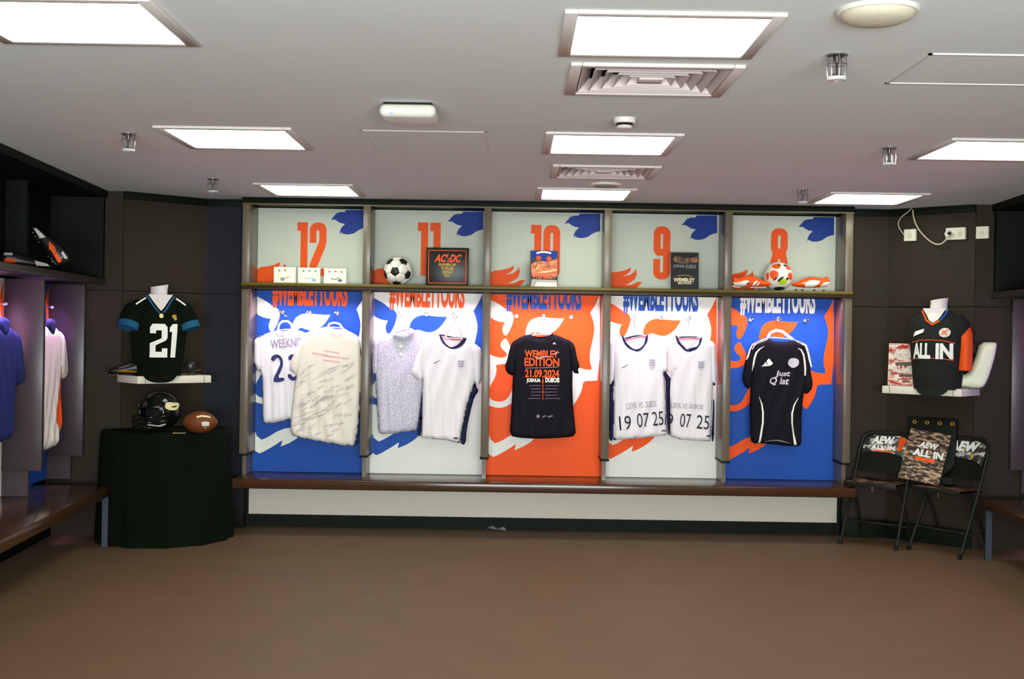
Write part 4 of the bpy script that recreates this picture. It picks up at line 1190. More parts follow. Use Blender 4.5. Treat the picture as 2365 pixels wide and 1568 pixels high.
fb = lambda x, y: (1680 + x / 9.46, 570 + y / 9.46 - 1.5)
STD = pm('stud_grey', (90, 86, 74), .4)
boot('orange football boot with white heel, left of the match ball', fb,
     [(85, 700), (100, 620), (130, 660), (240, 690), (350, 640), (470, 640), (560, 640), (680, 700), (820, 760), (930, 790), (965, 830), (920, 870), (800, 885), (600, 890), (300, 890), (140, 870), (95, 800)],
     [(100, 850), (300, 875), (600, 880), (900, 860), (950, 850), (930, 895), (700, 912), (300, 912), (120, 895)],
     [(100, 780), (200, 800), (330, 760), (420, 750), (470, 800), (400, 850), (300, 880), (140, 860)], (160, 330, 700, 840), 8.66, (ORANGEP, pm('pale_sole', (205, 195, 175), .4), STD),
     (('white_stripe', [(560, 790), (610, 760), (640, 765), (560, 870), (520, 870)], WHITEP), ('white_stripe', [(650, 800), (690, 785), (650, 865), (590, 880)], WHITEP), ('dark_mark', [(380, 830), (440, 795), (480, 800), (420, 845)], INKD)))
boot('orange football boot with white side, right of the match ball', fb,
     [(1388, 830), (1450, 800), (1560, 760), (1700, 700), (1820, 665), (1950, 680), (2040, 700), (2110, 700), (2170, 660), (2215, 680), (2225, 760), (2235, 830), (2180, 890), (2000, 905), (1700, 910), (1500, 890), (1410, 865)],
     [(1420, 860), (1600, 900), (1900, 905), (2100, 895), (2240, 850), (2260, 870), (2120, 925), (1800, 930), (1500, 915)],
     [(1650, 850), (1680, 800), (1760, 755), (1900, 750), (2000, 770), (1960, 830), (1860, 890), (1700, 895)], (1500, 1640, 1900, 2100), 8.66, (ORANGEP, pm('pale_sole', (205, 195, 175), .4), STD),
     (('white_heel', [(2000, 870), (2080, 800), (2200, 785), (2228, 830), (2150, 885), (2020, 895)], WHITEP), ('white_stripe', [(1580, 820), (1680, 780), (1640, 815)], WHITEP)))

# ------------------------------------------------------------------ left wall: boots and shirts
def lshirt(label, xc, z_top, half, drop, yoff, mat, fr, under=None, sleeve_mat=None, collar_mat=None, gp='shirts hanging in the left wall lockers', kind='jersey'):
    t = thing(kind, label, 'shirt', loc_w(fr, xc, yoff, z_top), fr[1], gp)
    body, f = puff('body', [(-.09, -.005), (-.04, -.03), (.04, -.03), (.09, -.005), (half * .92, -.055), (half, -.14), (half * .9, -.30), (half * .88, -drop + .0), (0, -drop - .012), (-half * .88, -drop), (-half * .9, -.30), (-half, -.14), (-half * .92, -.055)], 0, .055, .06, mat, t, (0, 0, 0), (.007, 50, -.1, -drop))
    for s_ in (-1, 1):
        sl = [(s_ * half * .80, -.04), (s_ * (half + .03), -.075), (s_ * (half + .10), -.20), (s_ * (half + .13), -.36), (s_ * (half + .05), -.40), (s_ * half * .86, -.33), (s_ * half * .78, -.18)]
        if s_ < 0: sl = sl[::-1]
        puff('sleeve', sl, -.01, .05, .05, sleeve_mat or mat, t, (0, 0, 0), (.004, 24, 0, -.3))
    cl = [(-.085, .004), (-.05, .03), (.05, .03), (.085, .004), (.07, -.05), (0, -.10), (-.07, -.05)]
    puff('collar', cl, -.03, .025, .02, collar_mat or mat, t)
    return t, body, f


PINKW = CLOTHW
t, body, f = lshirt('white shirt with orange side stripe and navy collar on left wall', -.43, 1.475, .25, .83, -.10, CREAMW, LEFT, collar_mat=NAVYC)
V, T = fill([[(.20, -.28), (.15, -.42), (.09, -.56), (.10, -.66), (.16, -.72), (.20, -.62), (.215, -.45)]]); prints('side_stripe', V, T, f, ORANGEP, body, .006, sub=.02)
V, T = fill([[(.205, -.68), (.225, -.60), (.232, -.52), (.232, -.80), (.222, -.80)]]); prints('side_stripe_dark', V, T, f, INKD, body, .007, sub=.02)
m = thing('clothes_hanger', 'dark hanger holding the white and orange shirt on left wall', 'hanger', loc_w(LEFT, -.43, -.10, 1.50), LEFT[1])
MB().tube([(-.17, 0, -.07), (-.08, 0, -.035), (0, 0, -.015), (.08, 0, -.035), (.17, 0, -.07)], .007, 8).build('shoulder_bar', BLACKM, m, smooth=True)
MB().tube([(0, 0, -.015), (0, 0, .05)] + [(.016 * math.cos(math.radians(a)) - .0, 0, .075 + .02 * math.sin(math.radians(a))) for a in range(-60, 220, 30)], .0025, 6).build('hook', CHROME, m, smooth=True)
BLUEC = pm('royal_blue_cloth', (24, 38, 96), .85, var=.15, vs=12)
t, body, f = lshirt('royal blue shirt hanging at the left edge of the photo', -1.33, 1.475, .25, .70, -.10, BLUEC, LEFT)
m = thing('clothes_hanger', 'dark hanger holding the royal blue shirt at the left edge', 'hanger', loc_w(LEFT, -1.33, -.10, 1.50), LEFT[1])
MB().tube([(-.17, 0, -.07), (-.08, 0, -.035), (0, 0, -.015), (.08, 0, -.035), (.17, 0, -.07)], .007, 8).build('shoulder_bar', BLACKM, m, smooth=True)
MB().tube([(0, 0, -.015), (0, 0, .05)] + [(.016 * math.cos(math.radians(a)), 0, .075 + .02 * math.sin(math.radians(a))) for a in range(-60, 220, 30)], .0025, 6).build('hook', CHROME, m, smooth=True)

# pair of boots on the left wall shelf (side profile, one propped up on the other)
DKB = pm('black_boot_leather', (34, 32, 30), .3, var=.2, vs=30)
GREYW = pm('silver_grey_print', (196, 194, 188), .35)


def dark_boot(label, x, y, z, rx, ry, group, mt=DKB, flip=1, rz=None, accents=()):
    t = thing('dark_football_boot', label, 'boot', loc_w(rz[0], x, y, z) if rz else (x, y, z), (rz[0][1] if rz else 0) + ry, group)
    t.rotation_euler = (0, rx, t.rotation_euler[2])
    k = flip
    up = [(-.13 * k, .03), (-.135 * k, .08), (-.12 * k, .105), (-.06 * k, .10), (-.02 * k, .085), (.06 * k, .06), (.12 * k, .045), (.145 * k, .03), (.13 * k, .014), (0, .012), (-.11 * k, .014)]
    so = [(-.13 * k, .02), (0, .018), (.14 * k, .024), (.145 * k, .016), (.1 * k, .006), (-.1 * k, .006)]
    if k < 0: up, so = up[::-1], so[::-1]
    ub, f = puff('upper', up, 0, .042, .03, mt, t, step=.01, both=1.0)
    puff('sole_plate', so, 0, .036, .008, BLACKM, t, step=.008, both=1.0)
    for sx in (-.09, -.05, .05, .09, .115):
        MB().lathe([(0, 0), (.004, 0), (.006, .01), (0, .01)], (sx * k, 0, -.002), 8).build('stud', STD, t)
    for nm_, L, mt2 in accents:
        V, T = fill([[(a * k, b) for a, b in L]], .008); prints(nm_, V, T, f, mt2, ub, .0035)
    return t


AC1 = (('orange_flash', [(-.08, .05), (-.03, .07), (.02, .06), (-.02, .035)], ORANGED), ('silver_toe', [(.05, .055), (.12, .038), (.135, .022), (.06, .022)], GREYW), ('orange_stripe', [(-.12, .06), (-.06, .06), (-.05, .04), (-.12, .035)], ORANGEP), ('silver_collar', [(-.12, .095), (-.07, .095), (-.075, .08), (-.12, .08)], GREYW))
p = at(82, 560, 6.93)
LS = LEFT
xl = -1.13
dark_boot('black boot with silver and orange flashes, leaning upright on its pair', xl + .02, -.29, ST + .125, 1.0, -1.45, 'black boots on the left wall shelf', flip=-1, rz=(LS,), accents=AC1)
dark_boot('black boot with silver flashes lying on the left wall shelf', xl - .02, -.20, ST, 0.0, -1.25, 'black boots on the left wall shelf', flip=1, rz=(LS,), accents=AC1[1:])

# ------------------------------------------------------------------ corner displays
LCF = (W1, math.atan2(W2[1] - W1[1], W2[0] - W1[0]))
RCF = (R1, math.atan2(R2[1] - R1[1], R2[0] - R1[0]))
WOODW = pm('white_shelf_paint', (216, 210, 192), .45, var=.02)


def corner_shelf(label, fr, x0, x1, z):
    t = thing('display_shelf', label, 'shelf', loc_w(fr, (x0 + x1) / 2, 0, z), fr[1], 'white display shelves in the corners')
    h = (x1 - x0) / 2
    MB().box(-h, h, -.33, -.002, -.052, 0).build('board', WOODW, t, bevel=.003)
    for s_ in (-1, 1):
        MB().tube([(s_ * h * .8, -.331, -.051), (s_ * h * .8, -.3312, -.001)], .0015, 5).build('seam_wire', BLACKM, t)
    return t


corner_shelf('white wall shelf holding the black number 21 jersey', LCF, .115, .66, 1.125)
corner_shelf('white wall shelf holding the black and orange jersey', RCF, .12, .685, 1.125)


class Prof:
    def __init__(s, rows):
        s.z = np.array([r[0] for r in rows]); s.a = np.array([r[1] for r in rows]); s.b = np.array([r[2] for r in rows])

    def front(s, x, z):
        a = np.interp(z, s.z, s.a); b = np.interp(z, s.z, s.b)
        return -b * np.sqrt(np.maximum(.02, 1 - (np.asarray(x) / a) ** 2))

    def mesh(s, n=36, m=26, zs=None):
        Z = np.linspace(s.z[0], s.z[-1], m); R = []
        for z in Z:
            a = np.interp(z, s.z, s.a); b = np.interp(z, s.z, s.b)
            R.append([(a * math.cos(2 * math.pi * k / n), b * math.sin(2 * math.pi * k / n) * 1.0, z) for k in range(n)])
        return MB().rings(R)


def bust(name, label, loc, rz, mat, neckw=.064):
    t = thing(name, label, 'jersey', loc, rz)
    pr = Prof([(.046, .158, .120), (.12, .168, .128), (.24, .178, .132), (.34, .19, .132), (.42, .195, .118), (.48, .185, .105), (.525, .150, .09), (.56, .112, .078), (.585, .082, .070)])
    body = pr.mesh().build('body', mat, t, smooth=True, angle=math.radians(70))
    V, Fc = [], []
    for i in range(15):
        u = -1 + i / 7; an = math.radians(-90 + 44 * u)
        for j in range(6):
            v = j / 5; zb = .065 - .065 * v * (1 - .75 * abs(u) ** 3)
            V.append((.162 * math.cos(an), .124 * math.sin(an) - .004, zb))
    for i in range(14):
        for j in range(5):
            a = i * 6 + j; Fc.append((a, a + 1, a + 7, a + 6))
    n_ = len(V)
    MB().add(V, Fc).add([(x * .97, y * .97, z) for x, y, z in V], [f[::-1] for f in Fc]).build('hem', mat, t, smooth=True)
    return t, pr, body


def bust_neck(t, tilt=0):
    m = MB(); n = 24
    R = []
    for z, r, dx in ((.50, .085, 0), (.56, .068, 0), (.60, .058, 0), (.635, .056, .002), (.662, .060, .004)):
        R.append([(dx + r * math.cos(2 * math.pi * k / n), .004 + r * .92 * math.sin(2 * math.pi * k / n), z + .010 * math.cos(2 * math.pi * k / n) * (z > .65)) for k in range(n)])
    m.rings(R)
    return m.build('mannequin_neck', pm('mannequin_white', (214, 206, 200), .5, var=.03), t, smooth=True, angle=math.radians(50))


def sleeve_tube(t, pts, radii, mat, name='sleeve'):
    return MB().tube(pts, radii, 20).build(name, mat, t, smooth=True, angle=math.radians(60))


# left: black jersey, number 21
lx = at(365, 800, 8.25)
t, pr, body = bust('mannequin_jersey', 'black jersey numbered 21 on a white mannequin bust, left corner', (lx.x, 8.25, 1.082), math.radians(26), JETC)
bust_neck(t)
V, T = fill([[(-.082, .60), (-.02, .51), (.0, .488), (.02, .51), (.082, .60)]], .012); prints('chest_opening', V, T, lambda x, z: np.minimum(pr.front(x, z), -.074), pm('mannequin_white', (214, 206, 200), .5), body, .003)
for s_ in (-1, 1):
    prints('collar_trim', *strip2([(s_ * .092, .59), (s_ * .06, .54), (s_ * .035, .50), (s_ * .012, .475)], .012), lambda x, z: np.minimum(pr.front(x, z), -.074), TEALC, body, .005, sub=.012)
    P0 = [(s_ * .11, -.0, .50), (s_ * .165, -.01, .468), (s_ * .188, -.025, .425), (s_ * .200, -.04, .385)]
    sl = sleeve_tube(t, P0, [.078, .080, .076, .070], JETC)
    sleeve_tube(t, [(s_ * .194, -.034, .402), (s_ * .208, -.046, .362)], [.0745, .071], TEALC, 'cuff')
    prints('shoulder_flash', *strip2([(s_ * .10, .575), (s_ * .135, .552), (s_ * .165, .530)], .010), lambda x, z: pr.front(x, z) * 0 - .092, WHITEP, body, .002)
d2 = [[(0, 0), (0, .105), (.082, .142), (.082, .20), (.042, .20), (.042, .178), (0, .178), (0, .22), (.018, .248), (.105, .248), (.125, .225), (.125, .145), (.112, .125), (.04, .09), (.04, .042), (.085, .042), (.085, .068), (.125, .068), (.125, 0)]]
k = .92
V, T = fill([[(x * k - .075, z * k + .172) for x, z in d2[0]]], .015); prints('printed_numeral', V, T, pr.front, WHITEP, body, .004)
d1 = [(.148, 0), (.148 + .010, .192), (.14, .188), (.142, .22), (.165, .248), (.202, .248), (.185, 0)]
V, T = fill([[(x * k - .075, z * k + .172) for x, z in d1]], .015); prints('printed_numeral', V, T, pr.front, WHITEP, body, .004)
prints('collar_badge', *disc2(.0, .455, .014, .016), pr.front, pm('cream_badge', (225, 205, 150), .6), body, .004)
prints('chest_emblem', *merge2([disc2(.088, .452, .016, .013), disc2(.095, .437, .012, .012)]), pr.front, pm('gold_emblem', (170, 130, 50), .6, var=.3, vs=80), body, .004)

# dark boots beside it
AC2 = (('gold_trim', [(-.06, .03), (.02, .04), (.09, .026), (.02, .022), (-.06, .018)], pm('dull_gold', (150, 96, 20), .5)), ('grey_lace', [(-.03, .085), (.02, .07), (.07, .052), (.05, .05), (0, .062)], pm('boot_grey', (95, 92, 86), .5)), ('silver_heel', [(-.125, .085), (-.08, .09), (-.08, .06), (-.12, .055)], GREYW))
dark_boot('black boot with gold trim and silver heel, left of the 21 jersey', .085, -.24, 1.128, 0, -.35, 'boots on the left corner shelf', flip=-1, rz=(LCF,), accents=AC2)
t = dark_boot('black boot with dull gold flecks, right of the 21 jersey', .585, -.20, 1.128, 0, .9, 'boots on the left corner shelf', flip=1, rz=(LCF,), accents=AC2[:1])

# right: black and orange jersey
rx = at(2166, 800, 8.25)
t, pr, body = bust('mannequin_jersey', 'black and orange jersey reading ALL IN on a white bust, right corner', (rx.x, 8.25, 1.07), math.radians(-40), pm('charcoal_cloth', (20, 23, 18), .85))
bust_neck(t)
V, T = fill([[(-.08, .60), (-.03, .52), (.0, .50), (.03, .52), (.08, .60)]], .012); prints('chest_opening', V, T, lambda x, z: np.minimum(pr.front(x, z), -.074), pm('mannequin_white', (214, 206, 200), .5), body, .003)
prints('collar_trim', *strip2([(-.085, .585), (-.05, .52), (0, .488), (.045, .515)], .011), lambda x, z: np.minimum(pr.front(x, z), -.074), ORANGEP, body, .005, sub=.012)
prints('collar_trim', *strip2([(.045, .517), (.07, .55), (.092, .585)], .012), lambda x, z: np.minimum(pr.front(x, z), -.074), BLUEP, body, .005, sub=.012)
for s_ in (-1, 1):
    yb_ = .0 if s_ > 0 else .085
    sleeve_tube(t, [(s_ * .11, 0, .50), (s_ * (.160 if s_ > 0 else .125), yb_, .46), (s_ * (.178 if s_ > 0 else .13), yb_, .40)], [.078, .070, .046], pm('charcoal_cloth', (20, 23, 18), .85), 'shoulder')
    sleeve_tube(t, [(s_ * (.168 if s_ > 0 else .13), yb_, .50), (s_ * (.186 if s_ > 0 else .135), yb_, .42), (s_ * (.190 if s_ > 0 else .135), yb_ - .005 * s_, .32), (s_ * (.190 if s_ > 0 else .135), yb_ - .01 * s_, .18)], [.040, .050, .047, .046], ORANGED)
prints('printed_lettering', *merge2([txt('ALL', -.135, .255, -.0, .362, .05, 0, .0), txt('IN', .035, .255, .140, .362, .05, 0, .0)]), pr.front, WHITEP, body, .005, sub=.02)
prints('lettering_border', *merge2([strip2([(-.15, .365), (-.08, .380), (0, .385), (.08, .380), (.15, .365)], .005), strip2([(-.15, .248), (-.08, .258), (0, .262), (.08, .258), (.14, .248)], .005)]), pr.front, ORANGED, body, .004, sub=.02)
V, T = fill([[(-.14, .405), (-.06, .435), (-.055, .46), (-.125, .44)]]); prints('sponsor_patch', V, T, pr.front, WHITEP, body, .004, sub=.02)
prints('round_badge', *disc2(.085, .435, .036, .032), pr.front, pm('badge_white', (214, 204, 190), .6), body, .004, sub=.02)
prints('round_badge_emblem', *merge2([strip2([(.065, .42), (.085, .44), (.105, .455)], .010), strip2([(.068, .45), (.09, .43), (.102, .418)], .008)]), pr.front, pm('coral_print', (232, 96, 62), .5), body, .006, sub=.015)


def poster(label, fr, x0, x1, y, z0, z1, base, lean=.05, name='poster'):
    t = thing(name, label, 'poster', loc_w(fr, (x0 + x1) / 2, y, z0), fr[1])
    w_, h_ = (x1 - x0) / 2, z1 - z0
    MB().add([(-w_, 0, 0), (w_, 0, 0), (w_, .008, 0), (-w_, .008, 0), (-w_, h_ * lean, h_), (w_, h_ * lean, h_), (w_, h_ * lean + .008, h_), (-w_, h_ * lean + .008, h_)],
             [(0, 3, 2, 1), (4, 5, 6, 7), (0, 1, 5, 4), (1, 2, 6, 5), (2, 3, 7, 6), (3, 0, 4, 7)]).build('board', base, t)
    return t, w_, h_, (lambda x, z: np.asarray(z) * lean)


REDST = pm_streak('red_streak_print', (168, 42, 24), (226, 214, 200), 9, -.1, .42, .56, 3.5)
TANST = pm_streak('tan_streak_print', (34, 26, 19), (196, 158, 124), 16, .7, .47, .62, 4.0)
t, w_, h_, fz = poster('red and white event poster left of the black and orange jersey', RCF, .10, .34, -.20, 1.127, 1.425, REDST)
prints('printed_lettering', *merge2([txt('AEW', -w_ * .75, h_ * .60, w_ * .85, h_ * .88, .04, 0, .15), txt('ALL IN', -w_ * .7, h_ * .30, w_ * .7, h_ * .48, .04)]), fz, pm('pale_grey_print', (205, 198, 190), .5), t, .002)
for L_, wd_ in (([(-w_ * .55, h_ * .5), (w_ * .6, h_ * .52)], .03), ([(-w_ * .3, h_ * .24), (w_ * .5, h_ * .24)], .02), ([(-w_ * .1, h_ * .1), (w_ * .4, h_ * .1)], .012)):
    prints('printed_shadow', *strip2(L_, wd_), fz, pm('dusk_print', (96, 78, 72), .5), t, .0015)
t, w_, h_, fz = poster('brown streaked poster behind the white wrestling boot', RCF, .44, .66, -.06, 1.127, 1.44, pm_streak('brown_streak_print', (34, 26, 18), (186, 110, 62), 10, .4, .46, .62, 2.5))
prints('printed_flash', *strip2([(-w_ * .6, h_ * .35), (w_ * .5, h_ * .55)], .008), fz, pm('olive_yellow', (140, 130, 20), .5), t, .002)

# white boot (toe to the left)
Y = 8.02
t = thing('wrestling_boot', 'tall white wrestling boot standing at the end of the right shelf', 'boot', tuple(loc_w(RCF, .69, -.17, 1.127)), math.radians(-8))
bp = at(2262, 840, loc_w(RCF, .65, -.25).y)
bx = loc_w(RCF, .69, -.17)
k = bx.y / F
Wb = lambda L: [((2000 + x / 5.227 - 2253) * k, (896 - (660 + y / 5.227)) * k) for x, y in L]
ub, f = puff('upper', Wb([(1410, 675), (1600, 670), (1612, 700), (1590, 850), (1545, 1020), (1510, 1140), (1455, 1235), (1300, 1235), (1110, 1225), (1105, 1190), (1125, 1110), (1170, 1070), (1270, 1060), (1320, 980), (1370, 840)]), 0, .05, .04, pm('cream_boot_leather', (224, 226, 196), .4, var=.03), t, step=.012, both=1.0)
puff('sole', Wb([(1110, 1215), (1260, 1195), (1280, 1222), (1450, 1222), (1462, 1240), (1115, 1240)]), 0, .045, .006, pm('olive_sole', (120, 112, 84), .6), t, step=.01, both=1.0, smooth=0)

# wall plates, plug and cables on the right corner wall
WPL = pm('socket_plastic', (214, 210, 190), .4, var=.02)


def on_wall(px, py, fr):
    """point on the corner wall seen at the pixel: solve for depth on the wall plane"""
    nx_, ny_ = -math.sin(fr[1]), math.cos(fr[1])
    d = at(px, py, 1.0); dx, dz = d.x, d.z - CZ
    Yq = (nx_ * fr[0][0] + ny_ * fr[0][1]) / (nx_ * dx + ny_)
    return Vector((dx * Yq, Yq, CZ + dz * Yq))


def to_loc(fr, p):
    c, s_ = math.cos(fr[1]), math.sin(fr[1]); dx, dy = p.x - fr[0][0], p.y - fr[0][1]
    return dx * c + dy * s_, -dx * s_ + dy * c


for a, b, c, d, lb, kind in ((2091, 529, 2119, 558, 'single white wall plate, leftmost of three, with a thin cable', 1), (2187, 526, 2233, 554, 'double white wall socket with a plug in its left half', 2), (2257, 523, 2286, 552, 'plain single white wall plate, rightmost of three', 0)):
    p0, p1 = on_wall(a, d, RCF), on_wall(c, b, RCF)
    u0, u1 = to_loc(RCF, p0)[0], to_loc(RCF, p1)[0]
    zc = (p0.z + p1.z) / 2; w_ = abs(u1 - u0) / 2; h_ = .043
    t = thing('wall_socket', lb, 'wall socket', loc_w(RCF, (u0 + u1) / 2, -.001, zc), RCF[1], 'white wall plates in the right corner')
    MB().box(-w_, w_, -.028, 0, -h_, h_).build('plate', WPL, t, bevel=.004)
    for q in range(2 if kind == 2 else 1):
        cx = (q - .5) * w_ if kind == 2 else 0
        MB().box(cx - .014, cx + .014, -.031, -.0285, -.020, .012).build('insert', pm('socket_insert', (196, 190, 170), .4), t, bevel=.002)
        MB().box(cx - .004, cx + .004, -.034, -.031, .018, .028).build('switch', WPL, t)
    if kind == 2:
        m = MB(); m.tube([(-w_ * .62, -.028, -.002), (-w_ * .62, -.06, -.002)], [.024, .020], 14)
        m.build('plug', pm('plug_white', (205, 202, 188), .4), t, smooth=True)
        MB().tube([(-w_ * .62 + .014, -.052, .0), (-w_ * .62 + .014, -.064, .0)], .012, 12).build('plug_grip', VDARK, t, smooth=True)


def cable(label, pix, r, yo):
    pts = []
    for (px_, py_), off in zip(pix, yo):
        p = on_wall(px_, py_, RCF); n = Vector((math.sin(RCF[1]), -math.cos(RCF[1]), 0)); pts.append(p + n * off)
    # smooth
    for _ in range(2):
        q = [pts[0]]
        for i in range(len(pts) - 1):
            q += [pts[i] * .75 + pts[i + 1] * .25, pts[i] * .25 + pts[i + 1] * .75]
        pts = q + [pts[-1]]
    t = thing('cable', label, 'cable', tuple(pts[0]))
    MB().tube([p - pts[0] for p in pts], r, 8).build('cord', pm('cable_white', (186, 176, 146), .5), t, smooth=True)


cable('thin white cable looping from the ceiling to the left wall plate', [(2110, 474), (2106, 487), (2088, 502), (2080, 517), (2084, 530), (2092, 543)], .0035, [.01, .03, .05, .05, .045, .032])
cable('white cable hanging from the ceiling to the plug', [(2110, 474), (2112, 495), (2122, 522), (2142, 547), (2165, 565), (2182, 566), (2192, 556), (2196, 547)], .0055, [.01, .03, .05, .06, .065, .065, .06, .052])

# ------------------------------------------------------------------ left corner: draped table, helmet, ball
tc = (-2.42, 8.36); Rt = .44; HZ = .752
t = thing('draped_table', 'small round table under a floor-length black cloth', 'table', (tc[0], tc[1], 0))
m = MB(); n = 96; R_ = []


def ring(r, z, amp):
    out = []
    for k in range(n):
        a = 2 * math.pi * k / n; rr = r + amp * math.sin(a * 14 + 1.3 * math.sin(a * 3)) + amp * .5 * math.sin(a * 23)
        x, y = rr * math.cos(a), rr * math.sin(a)
        # keep in front of the corner wall
        nx_, ny_ = -math.sin(LCF[1]), math.cos(LCF[1])
        d = nx_ * (tc[0] + x - LCF[0][0]) + ny_ * (tc[1] + y - LCF[0][1])
        if d > -.03:
            x -= nx_ * (d + .03); y -= ny_ * (d + .03)
        out.append((x, y, z))
    return out


for r, z, amp in ((.02, HZ, 0), (.2, HZ, 0), (.35, HZ, 0), (.415, HZ - .002, 0), (.428, HZ - .012, .001), (.434, HZ - .06, .003), (.44, HZ - .2, .006), (.448, .35, .008), (.46, .1, .010), (.465, .004, .011)):
    R_.append(ring(r, z, amp))
m.rings(R_)
m.build('tablecloth', JETC, t, smooth=True, angle=math.radians(60))
MB().box(-.22, .2, -.28, .05, .70, .74).build('table_top', WOOD, t)
for a, b in ((-.2, -.24), (.18, -.24), (.0, .05)):
    MB().tube([(a, b, 0), (a, b, .70)], .018, 8).build('leg', BLACKM, t, smooth=True)

hp = at(366, 985, 8.10)
t = thing('american_football_helmet', 'glossy black football helmet on the black draped table', 'helmet', (hp.x, 8.10, HZ + .001), math.radians(-28))
m = MB(); NU, NV = 28, 40
V, Fc, idx = [], [], {}
for i in range(NU + 1):
    th_ = math.pi * i / NU
    for j in range(NV):
        a = 2 * math.pi * j / NV
        x, y, z = .128 * math.sin(th_) * math.cos(a), .150 * math.sin(th_) * math.sin(a), .135 * math.cos(th_)
        if z < -.04:
            s_ = 1 - .18 * (-.04 - z) / .1; x *= s_; y *= s_
        idx[i, j] = len(V); V.append((x, y + .01, z + .135))
for i in range(NU):
    for j in range(NV):
        q_ = [idx[i, j], idx[i, (j + 1) % NV], idx[i + 1, (j + 1) % NV], idx[i + 1, j]]
        c = sum((Vector(V[w2]) for w2 in q_), Vector()) / 4
        face = c.y < -.045 and c.z < .165 and abs(c.x) < .104
        if face or c.z < .028:
            continue
        Fc.append(q_)
ob = m.add(V, Fc).build('shell', BLACKG, t, smooth=True, angle=math.radians(80))
sd = ob.modifiers.new('thickness', 'SOLIDIFY'); sd.thickness = .010; sd.offset = -1
MB().lathe([(0, .06), (.095, .06), (.102, .13), (.085, .19), (0, .22)], (0, .02, 0), 20).build('padding', pm('padding_black', (14, 15, 13), .9), t, smooth=True)
for z0, dep, hw in ((.115, .19, .112), (.082, .20, .112), (.048, .19, .10)):
    pts = [(hw * math.cos(math.radians(a)), -.03 - (dep - .03) * math.sin(math.radians(a)) ** .8, z0 - .012 * math.sin(math.radians(a))) for a in range(0, 181, 15)]
    MB().tube(pts, .0052, 8).build('face_mask_bar', BLACKG, t, smooth=True)
for x in (-.042, .042):
    MB().tube([(x, -.185, .115), (x, -.194, .08), (x * .95, -.18, .04)], .0052, 8).build('face_mask_bar', BLACKG, t, smooth=True)
fh = lambda x, z: -.150 * np.sqrt(np.maximum(.01, 1 - (np.asarray(x) / .128) ** 2 - ((np.asarray(z) - .135) / .135) ** 2)) + .01
# side emblem, wrapped on the right flank
def flank(pts, mat, nm_, off=.003):
    V, T = fill([chaikin(pts, 1)], .01)
    VV = []
    for y, z in V:
        x = .128 * math.sqrt(max(.02, 1 - ((y - .01) / .150) ** 2 - ((z - .135) / .135) ** 2)) + off
        VV.append((x, y, z))
    mesh_obj(nm_, VV, T, mat, t, smooth=True)


flank([(-.06, .175), (-.04, .205), (-.01, .205), (.03, .198), (.07, .200), (.09, .185), (.06, .165), (.03, .150), (-.01, .152), (-.04, .155)], pm('emblem_ivory', (214, 204, 150), .4, var=.2, vs=60), 'side_emblem')
flank([(-.02, .172), (.01, .180), (.05, .178), (.02, .168)], BLACKG, 'side_emblem_mark', .0045)
flank([(.07, .185), (.10, .195), (.115, .18), (.09, .175)], TEALC, 'side_emblem_tail', .0035)
MB().tube([(.06, -.16, .06), (.10, -.10, .05), (.11, -.05, .06)], .004, 6).build('chin_strap', GREYW, t, smooth=True)
MB().tube([(-.105, -.075, .15), (-.095, -.09, .17), (-.10, -.08, .18)], .006, 6).build('mask_clip', CHROME, t, smooth=True)
MB().tube([(.10, -.08, .15), (.095, -.09, .17)], .006, 6).build('mask_clip', CHROME, t, smooth=True)

fp = at(462, 982, 8.04)
t = thing('american_football', 'brown leather American football beside the black helmet', 'ball', (fp.x, 8.04, HZ + .001), math.radians(6))
n = 28; R_ = []
for i in range(25):
    u = -1 + 2 * i / 24; r = .073 * max(.0, (1 - abs(u) ** 2.1)) ** .72 + .0006
    R_.append([(u * .118, r * math.cos(2 * math.pi * k / n), .074 + r * math.sin(2 * math.pi * k / n)) for k in range(n)])
body = MB().rings(R_).build('leather', BROWNL, t, smooth=True, angle=math.radians(80))
ff = lambda x, z: -np.sqrt(np.maximum(1e-6, (.073 * np.maximum(0, 1 - np.abs(np.asarray(x) / .118) ** 2.1) ** .72) ** 2 - (np.asarray(z) - .074) ** 2))
V, T = fill([[(-.015, .118), (.02, .126), (.06, .120), (.075, .112), (.072, .105), (.055, .111), (.02, .114), (-.012, .108)]], .008); prints('lace_strip', V, T, ff, pm('lace_cream', (226, 212, 160), .6), t, .003)
V, T = fill([[(.02, .078), (.045, .085), (.070, .078), (.068, .055), (.045, .030), (.024, .055)]], .008); sh = prints('shield_print', V, T, ff, pm('shield_white', (200, 200, 190), .5), t, .002)
V, T = fill([[(.026, .052), (.066, .052), (.060, .046), (.046, .032), (.030, .044)]], .008); prints('shield_dark', V, T, ff, pm('shield_navy', (60, 64, 80), .5), t, .003)
prints('shield_red', *disc2(.044, .042, .008, .007), ff, pm('shield_orange', (200, 100, 60), .5), t, .004)
t = thing('pencil', 'thin pale stick lying between helmet and brown ball', 'stick', tuple(at(414, 1001, 7.985).xy) + (HZ + .004,), .2)
MB().tube([(-.042, 0, 0), (.042, 0, 0)], .0032, 8).build('shaft', pm('pale_wood_stick', (170, 150, 105), .6), t, smooth=True)
MB().tube([(.042, 0, 0), (.05, 0, 0)], [.0032, .0005], 8).build('tip', VDARK, t, smooth=True)


# ------------------------------------------------------------------ right corner: folding chairs and boards
AEWST = pm_streak('white_streak_print', (22, 24, 18), (205, 198, 186), 14, -.6, .50, .62, 2.2)
TANSEAT = pm_streak('tan_seat_print', (36, 26, 18), (150, 112, 82), 9, .2, .45, .62, 1.0)


